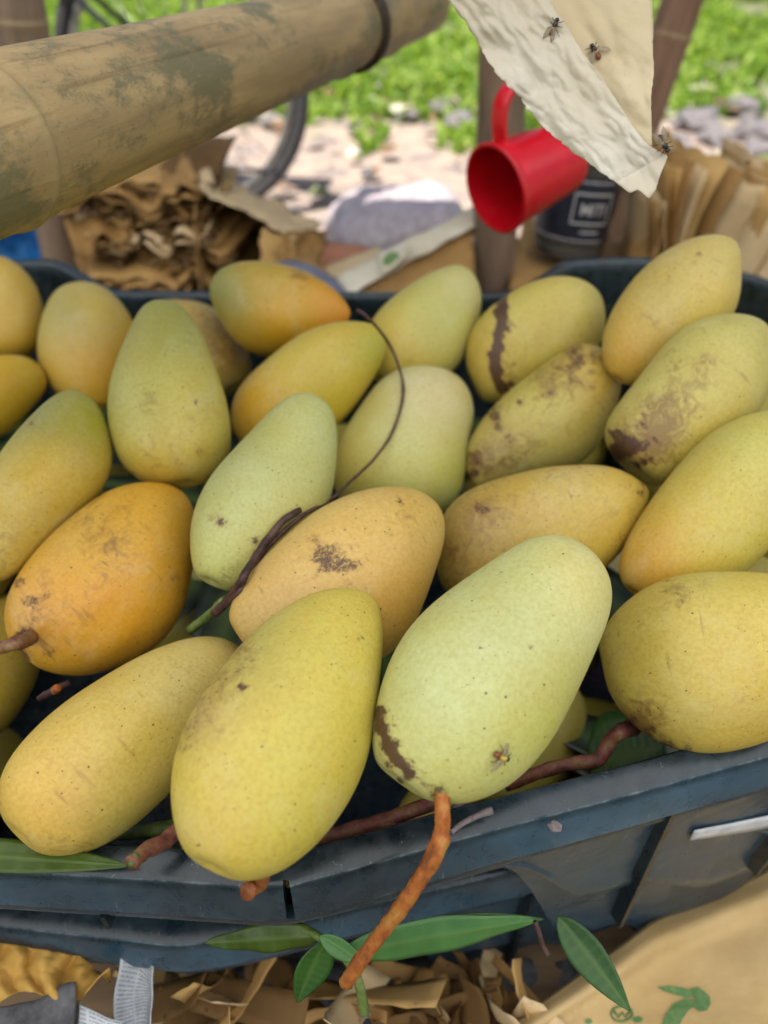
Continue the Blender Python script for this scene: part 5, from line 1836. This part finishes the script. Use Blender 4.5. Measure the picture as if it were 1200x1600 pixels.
def sheet_px(name, quad, nu, nv, amp, sc, seed, mat, label, cat, group=None, th=.0006, parent=None, pm=None, uv=False, fold=None):
    """crumpled sheet from four world corners (a b / d c)"""
    a, b, c, d = [Vector(q) for q in quad]
    nrm = (b - a).cross(d - a).normalized()
    P, uvs = [], []
    for i in range(nu):
        s = i / (nu - 1)
        for j in range(nv):
            t = j / (nv - 1)
            p = a.lerp(b, s).lerp(d.lerp(c, s), t)
            h = crumple(p * 10, sc, amp, seed)
            if fold: h += fold(s, t)
            e = .25 * amp * 2
            P.append(p + nrm * h + Vector((noise.noise(p * 60), noise.noise(p * 60 + Vector((5, 5, 5))), 0)) * e)
            uvs.append((s, t))
    v, f = solid_sheet(P, nu, nv, th)
    me = mesh(name, v, f)
    if uv:
        ul = me.uv_layers.new(name='UVMap')
        vi = np.zeros(len(me.loops), int)
        me.loops.foreach_get('vertex_index', vi)
        U = np.array(uvs + uvs, np.float32)[vi]
        ul.data.foreach_set('uv', U.ravel())
    o = link(name, me, M[mat], parent, pm)
    if label: tag(o, label, cat, group)
    return o


# open bag lying behind the back rim
ob_ = empty('open_paper_bag', at(390, 380, .95), label='open kraft paper bag with a dark mouth right of the left paper stack', cat='paper bag')
obm = Matrix.Translation(ob_.location)
sheet_px('top_panel', (at(310, 284, .93), at(330, 262, 1.08), at(505, 345, 1.06), at(462, 366, .90)), 18, 22, .012, 2.0, 3, 'kraft_light', None, None, parent=ob_, pm=obm)
sheet_px('back_panel', (at(330, 268, 1.075), at(470, 345, 1.05), at(470, 470, 1.03), at(330, 440, 1.06)), 14, 12, .012, 2.0, 5, 'kraft_old', None, None, parent=ob_, pm=obm)
sheet_px('left_panel', (at(306, 290, .935), at(326, 276, 1.07), at(336, 450, 1.04), at(318, 470, .90)), 10, 12, .010, 2.2, 6, 'kraft_old', None, None, parent=ob_, pm=obm)
sheet_px('side_panel', (at(408, 352, .895), at(464, 362, .91), at(452, 470, .88), at(414, 470, .87)), 10, 14, .018, 2.2, 8, 'kraft', None, None, parent=ob_, pm=obm)
sheet_px('front_gusset', (at(455, 355, .90), at(525, 352, .98), at(515, 440, .93), at(448, 455, .875)), 16, 16, .022, 2.4, 11, 'kraft_old', None, None, parent=ob_, pm=obm)

# leaning bag with a pale folded edge and a green printed spot
lb = empty('leaning_paper_bag', at(640, 420, .90), label='brown paper bag with pale folded edge and green spot leaning behind the back rim', cat='paper bag')
lbm = Matrix.Translation(lb.location)
sheet_px('face', (at(545, 440, .86), at(742, 345, .93), at(748, 500, .90), at(545, 500, .85)), 16, 12, .012, 1.6, 4, 'kraft_old', None, None, parent=lb, pm=lbm)
edge = sheet_px('folded_edge', (at(522, 428, .88), at(744, 318, .955), at(746, 348, .925), at(540, 462, .845)), 22, 7, .005, 2.0, 9, 'cream', None, None, parent=lb, pm=lbm)
sheet_px('edge_flap', (at(588, 392, .895), at(632, 376, .90), at(640, 398, .862), at(596, 428, .855)), 9, 7, .003, 2.0, 12, 'cream', None, None, parent=lb, pm=lbm)
v, f = ellip(at(611, 404, .866), CR * .8 + CU * .5, .007, .010, CW, 12, 6, squash=.08)
link('printed_spot', mesh('printed_spot', v, f), M['print'], lb, lbm)
# scraps
sheet_px('paper_scrap', (at(480, 372, 1.06), at(585, 382, 1.08), at(560, 410, 1.0), at(496, 428, .97)), 10, 8, .006, 2.0, 3, 'terracotta', 'terracotta coloured paper scrap behind the back rim', 'paper scrap')
sheet_px('paper_scrap', (at(492, 418, .97), at(590, 382, 1.02), at(600, 392, .99), at(500, 440, .93)), 12, 6, .004, 2.0, 6, 'kraft_light', 'pale strip of paper slanting below the terracotta scrap', 'paper scrap')
sheet_px('paper_scrap', (at(500, 440, .95), at(545, 420, .97), at(560, 452, .92), at(510, 470, .90)), 8, 6, .006, 2.0, 16, 'darkprint', 'dark printed paper scrap tucked behind the back rim', 'paper scrap')
v, f = tube(smooth_path([at(415, 440, .87), at(450, 424, .875), at(490, 434, .87), at(525, 462, .85), at(535, 490, .83)], 8), [.012] * 33, 14)
tag(link('plastic_pipe', mesh('plastic_pipe', v, f), M['slate']), 'slate grey bent plastic pipe behind the crosswise orange mango', 'pipe')


# kraft paper lying under and around the jar
for k, q_ in enumerate(((at(795, 366, 1.06), at(988, 372, 1.08), at(988, 470, .92), at(800, 470, .90)), (at(816, 340, 1.05), at(850, 335, 1.06), at(850, 450, .99), at(812, 450, .98)))):
    sheet_px('paper_sheet', q_, 14, 10, .008, 2.0, 20 + k, ('kraft_old', 'kraft')[k], ('brown paper sheet lying under the jar', 'upright brown paper sheet between the post and the jar')[k], 'paper sheet')


# sack on the ground behind
def build_sack():
    c = at(612, 345, 1.48)
    bm = bmesh.new()
    bmesh.ops.create_icosphere(bm, subdivisions=4, radius=1)
    for v in bm.verts:
        d = v.co.copy()
        p = 3.2
        s = (abs(d.x) ** p + abs(d.y) ** p + abs(d.z) ** p) ** (-1 / p)
        q = d * s
        k = 1 + .06 * noise.noise(d * 2.2) + .025 * noise.noise(d * 7)
        v.co = Vector((q.x * .138 * k, q.y * .115 * k, q.z * .100 * k + .03 * max(0, d.x) * max(0, d.z) + .012 * noise.noise(Vector((d.x * 4, d.y * 4, 1)))))
    me = bpy.data.meshes.new('sack'); bm.to_mesh(me); bm.free()
    me.polygons.foreach_set('use_smooth', [True] * len(me.polygons))
    o = link('sack', me, M['sack'])
    o.location = (c.x + .01, c.y, .104)
    o.rotation_euler = (0, .04, .12)
    tag(o, 'low pale lavender sack lying on the sunny soil', 'sack')


build_sack()
# blue plastic sheet at the left edge
def blue_sheet():
    P = []
    nu, nv = 26, 34
    for i in range(nu):
        s = i / (nu - 1)
        for j in range(nv):
            t = j / (nv - 1)
            x = -.78 + .285 * s + .02 * t * (s - .3)
            z = .62 - .44 * t
            y = 1.10 + .05 * noise.noise(Vector((s * 5, t * 4, 2))) + .10 * t * t - .02
            p = Vector((x + .04 * t, y, z))
            P.append(p + Vector((0, crumple(p * 10, 1.3, .035, 4.0), 0)))
    v, f = solid_sheet(P, nu, nv, .0006)
    tag(link('plastic_sheet', mesh('plastic_sheet', v, f), M['blue']), 'crinkled bright blue plastic sheet behind the left bamboo post', 'plastic sheet')


blue_sheet()


# ------------------------------------------------------------------ bicycle
def build_bicycle():
    c = at(285, 133, 1.80)
    R = .286
    c.z = R + .006
    yaw = math.radians(-8)
    Mx = Matrix.Translation((c.x, c.y, 0)) @ Matrix.Rotation(yaw, 4, 'Z')
    root = empty('bicycle', label='dark bicycle parked on the soil behind the bamboo pole', cat='bicycle')
    root.matrix_world = Mx

    def wheel(x):
        w = bpy.data.objects.new('wheel', None); COL.objects.link(w); w.parent = root; w.location = (x, 0, c.z)
        pts = [Vector((R * math.cos(a), 0, R * math.sin(a))) for a in np.linspace(0, 2 * math.pi, 65)]
        v, f = tube(pts, .017, 10, False); link('tyre', mesh('tyre', v, f), M['rubber'], w)
        pts = [Vector(((R - .026) * math.cos(a), 0, (R - .026) * math.sin(a))) for a in np.linspace(0, 2 * math.pi, 65)]
        v, f = tube(pts, .010, 8, False); link('rim', mesh('rim', v, f), M['steel'], w)
        v, f = tube([Vector((0, -.045, 0)), Vector((0, .045, 0))], .018, 12); link('hub', mesh('hub', v, f), M['steel'], w)
        for k in range(28):
            a = 2 * math.pi * k / 28
            b = a + (.5 if k % 2 else -.5)
            s = .03 if k % 4 < 2 else -.03
            v, f = tube([Vector((.018 * math.cos(b), s, .018 * math.sin(b))), Vector(((R - .03) * math.cos(a), 0, (R - .03) * math.sin(a)))], .0012, 4)
            link('spoke', mesh('spoke', v, f), M['steel'], w)
    wheel(0.0)
    wheel(-1.06)

    def bar(n, a, b, r, m='black'):
        v, f = tube([Vector(a), Vector(b)], r, 10); link(n, mesh(n, v, f), M[m], root)
    z = c.z
    BB = (-.44, 0, z - .03)
    for s in (-.05, .05):
        bar('chain_stay', (0, s, z), (BB[0], s * .5, BB[2]), .009)
        bar('seat_stay', (0, s, z), (-.56, s * .4, z + .47), .007)
        bar('fork_blade', (-1.06, s, z), (-.93, s * .8, z + .36), .010)
    bar('seat_tube', BB, (-.60, 0, z + .56), .014)
    bar('down_tube', BB, (-.92, 0, z + .38), .016)
    bar('top_tube', (-.57, 0, z + .47), (-.90, 0, z + .47), .014)
    bar('head_tube', (-.93, 0, z + .36), (-.89, 0, z + .54), .018)
    bar('handlebar', (-.92, -.27, z + .62), (-.92, .27, z + .62), .011, 'steel')
    bar('stem', (-.89, 0, z + .54), (-.92, 0, z + .63), .011, 'steel')
    bar('crank_arm', (BB[0], -.07, BB[2]), (BB[0] + .06, -.07, BB[2] - .16), .009, 'steel')
    bar('kickstand', (-.03, -.06, z - .05), (.01, -.075, z - .165), .012)
    bar('stand_brace', (.01, -.07, z - .16), (.25, -.055, z - .175), .006)
    v, f = box_data((.012, -.07, z - .15), .035, .02, .05); link('stand_foot', mesh('stand_foot', v, f, False), M['black'], root)
    v, f = ellip((-.60, 0, z + .60), (1, 0, 0), .075, .13, (0, 0, 1), 16, 10, squash=.45); link('saddle', mesh('saddle', v, f), M['black'], root)
    v, f = box_data((.02, 0, z + .38), .34, .12, .012); link('carrier', mesh('carrier', v, f, False), M['black'], root)
    for s in (-.05, .05): bar('carrier_strut', (0, s, z), (.12, s, z + .375), .005, 'steel')


build_bicycle()

# ------------------------------------------------------------------ papers below the crates
def kraft_bag():
    root = empty('printed_kraft_bag', at(1050, 1560, .44), label='crumpled kraft bag with green printed flower lying below the crate corner', cat='paper bag')
    rm = Matrix.Translation(root.location)
    nu, nv = 46, 40
    P = []
    a, b, c, d = at(800, 1592, .432), at(960, 1440, .505), at(1330, 1250, .60), at(1330, 1700, .41)
    a2 = at(640, 1760, .40)
    P = []
    for i in range(nu):
        s = i / (nu - 1)
        for j in range(nv):
            t = j / (nv - 1)
            top = at(790, 1602, .440).lerp(at(1010, 1440, .500), min(1, s / .5)) if s < .5 else at(1010, 1440, .500).lerp(at(1330, 1300, .60), (s - .5) / .5)
            bot = at(760, 1800, .40).lerp(at(1400, 1800, .40), s)
            p = top.lerp(bot, t)
            h = crumple(p * 10, .9, .016, 6.0, 4) + .010 * math.sin(s * 9 + t * 4) * t + .012 * math.exp(-((t - .10) / .07) ** 2)
            P.append(p + Vector((0, -.35, .93)) * h)
    v, f = solid_sheet(P, nu, nv, .0006)
    ob = link('bag_panel', mesh('bag_panel', v, f), M['kraft_bag'], root, rm)
    bv = BVHTree.FromPolygons(v, f)

    def onp(px, py):
        h = bv.ray_cast(CO, ray(px, py).normalized())
        if h[0] is None: return at(px, py, .44)
        n = h[1] if h[1].dot(ray(px, py)) < 0 else -h[1]
        return h[0] + n * .0007
    # flat print: leaves and flower
    def blob(name, poly):
        c = [sum(p[0] for p in poly) / len(poly), sum(p[1] for p in poly) / len(poly)]
        V = [onp(*c)]
        rings = 3
        n = len(poly)
        for k in range(1, rings + 1):
            for p in poly:
                V.append(onp(c[0] + (p[0] - c[0]) * k / rings, c[1] + (p[1] - c[1]) * k / rings))
        F_ = [(0, 1 + k, 1 + (k + 1) % n) for k in range(n)]
        for r in range(rings - 1):
            for k in range(n):
                F_.append((1 + r * n + k, 1 + (r + 1) * n + k, 1 + (r + 1) * n + (k + 1) % n, 1 + r * n + (k + 1) % n))
        link(name, mesh(name, V, F_), M['print'], root, rm)
    blob('printed_leaf', [(1026, 1543), (1045, 1541), (1066, 1544), (1082, 1550), (1088, 1558), (1072, 1560), (1052, 1554), (1036, 1549)])
    blob('printed_leaf', [(1034, 1604), (1040, 1585), (1052, 1570), (1068, 1562), (1084, 1562), (1086, 1572), (1074, 1582), (1066, 1594), (1060, 1604)])
    blob('printed_flower', [(1078, 1546), (1090, 1543), (1100, 1550), (1108, 1558), (1110, 1570), (1104, 1580), (1092, 1582), (1082, 1574), (1086, 1562)])
    blob('printed_dot', [(996 + 8 * math.cos(k), 1594 + 5 * math.sin(k)) for k in np.linspace(0, 5.6, 9)])
    blob('printed_dot', [(919 + 6 * math.cos(k), 1596 + 4 * math.sin(k)) for k in np.linspace(0, 5.6, 9)])
    # ring mark
    ringp = [onp(971 + 17 * math.cos(k), 1585 + 12 * math.sin(k)) for k in np.linspace(0, 2 * math.pi, 33)]
    v, f = tube(ringp, .0006, 5, False); link('printed_ring', mesh('printed_ring', v, f), M['print'], root, rm)
    v, f = tube([onp(958, 1580), onp(966, 1590), onp(972, 1583), onp(978, 1591), onp(986, 1579)], .0006, 5); link('printed_squiggle', mesh('printed_squiggle', v, f), M['print'], root, rm)


kraft_bag()

# yellow crumpled bag, newspaper, dark print at the lower left
def yellow_bag():
    nu, nv = 60, 30
    P = []
    for i in range(nu):
        s = i / (nu - 1)
        for j in range(nv):
            t = j / (nv - 1)
            x = -60 + 232 * s
            top = 1462 + 40 * s
            bot = 1565 - 10 * s + 12 * math.sin(s * 11)
            if s > .8: bot = bot - (s - .8) * 150; top = top + (s - .8) * 170
            y = top + (bot - top) * t
            d = .378 + .014 * (1 - t) + .010 * s
            d += .0030 * noise.noise(Vector((s * 11 + .8 * math.sin(t * 3), t * .9, 2))) * 2 + .0012 * math.sin(s * 31 + 2.5 * noise.noise(Vector((s * 3, t * 2, 5)))) * (1 - s * .6) + crumple((x / 100, y / 100, 4), 1.1, .006, 3.0)
            P.append(at(x, y, d))
    v, f = solid_sheet(P, nu, nv, .0006)
    tag(link('crumpled_bag', mesh('crumpled_bag', v, f), M['kraft_yellow']), 'pleated golden kraft bag stuffed under the crates at the lower left', 'paper bag')


yellow_bag()
sheet_px('newspaper', (at(178, 1492, .400), at(236, 1512, .395), at(222, 1640, .380), at(172, 1640, .385)), 16, 24, .006, 1.2, 3, 'news', 'bluish white corner of newspaper with printed columns beside the golden kraft bag', 'newspaper', uv=True,
         fold=lambda s, t: .010 * math.sin(s * 3))
sheet_px('newspaper', (at(70, 1552, .386), at(190, 1590, .372), at(190, 1690, .36), at(60, 1690, .36)), 22, 18, .008, 1.1, 5, 'news', 'crumpled newspaper page at the bottom edge below the golden kraft bag', 'newspaper', uv=True,
         fold=lambda s, t: .008 * math.sin(s * 5 + 1))
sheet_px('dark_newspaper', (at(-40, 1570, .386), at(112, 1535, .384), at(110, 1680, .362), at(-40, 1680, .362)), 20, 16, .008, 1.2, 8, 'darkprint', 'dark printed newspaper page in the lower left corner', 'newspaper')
# torn strips and curls of kraft under the crates
random.seed(21)
for k in range(42):
    px, py = random.uniform(215, 860), random.uniform(1525, 1640)
    if px > 760 and py > 1640 - (px - 700): pass
    z = random.uniform(.128, .19)
    c = at_z(px, py, z)
    yaw = random.uniform(-2.2, .2) if k % 3 else random.uniform(0, 6.28)
    ln, wd = random.uniform(.04, .10), (random.uniform(.004, .011) if k % 2 else random.uniform(.012, .026))
    cu = random.uniform(.2, 1.9)
    pitch = random.uniform(-.2, .8)
    roll = random.uniform(-.9, .9)
    Rm = Matrix.Rotation(yaw, 3, 'Z') @ Matrix.Rotation(-pitch, 3, 'Y') @ Matrix.Rotation(roll, 3, 'X')
    P = []
    for i in range(12):
        t = i / 11
        a = cu * (t - .5)
        for j in range(5):
            s = j / 4 - .5
            lx = ln / max(cu, .2) * math.sin(a)
            lz = ln / max(cu, .2) * (1 - math.cos(a))
            taper = 1 - .5 * t * (k % 2)
            P.append(c + Rm @ Vector((lx, s * wd * taper + .002 * noise.noise(Vector((t * 6, k, 0))), lz + .004 * s * math.sin(t * 5 + k) + .0015 * noise.noise(Vector((t * 9, s * 5, k))))))
    v, f = solid_sheet(P, 12, 5, .0005)
    tag(link('paper_strip', mesh('paper_strip', v, f), M[('kraft_shaded', 'kraft_old', 'kraft_light', 'kraft_shaded', 'kraft', 'kraft_shaded')[k % 6]]), ('broad ' if wd > .015 else 'narrow ') + ('tightly curled ' if cu > 2.2 else 'gently bent ') + ('shade-darkened', 'brown', 'pale', 'shade-darkened', 'tan', 'shade-darkened')[k % 6] + ' strip of torn kraft paper in shade below the crates', 'paper strip', 'torn kraft curls below the crates')
sheet_px('paper_sheet', (at_z(180, 1500, .125), at_z(900, 1490, .125), at_z(900, 1760, .125), at_z(180, 1760, .125)), 40, 16, .010, 1.4, 2, 'darkprint', 'paper sheet coloured dark for the shade on the platform under the torn curls', 'paper sheet')  # print material reused; its dark colour stands in for shade under the crates
sheet_px('folded_kraft', (at(560, 1530, .47), at(690, 1512, .49), at(760, 1640, .44), at(600, 1640, .43)), 24, 16, .008, 1.3, 14, 'kraft_old', 'folded kraft bag below the orange stem, its pleats fanning to the right', 'paper bag',
         fold=lambda s, t: .006 * math.sin(s * 24))
sheet_px('crate_pale_strip', (A_, B_, C_, D_), 10, 4, .0004, 2.0, 2, 'tape', None, None, parent=crate_root, pm=crate_m)
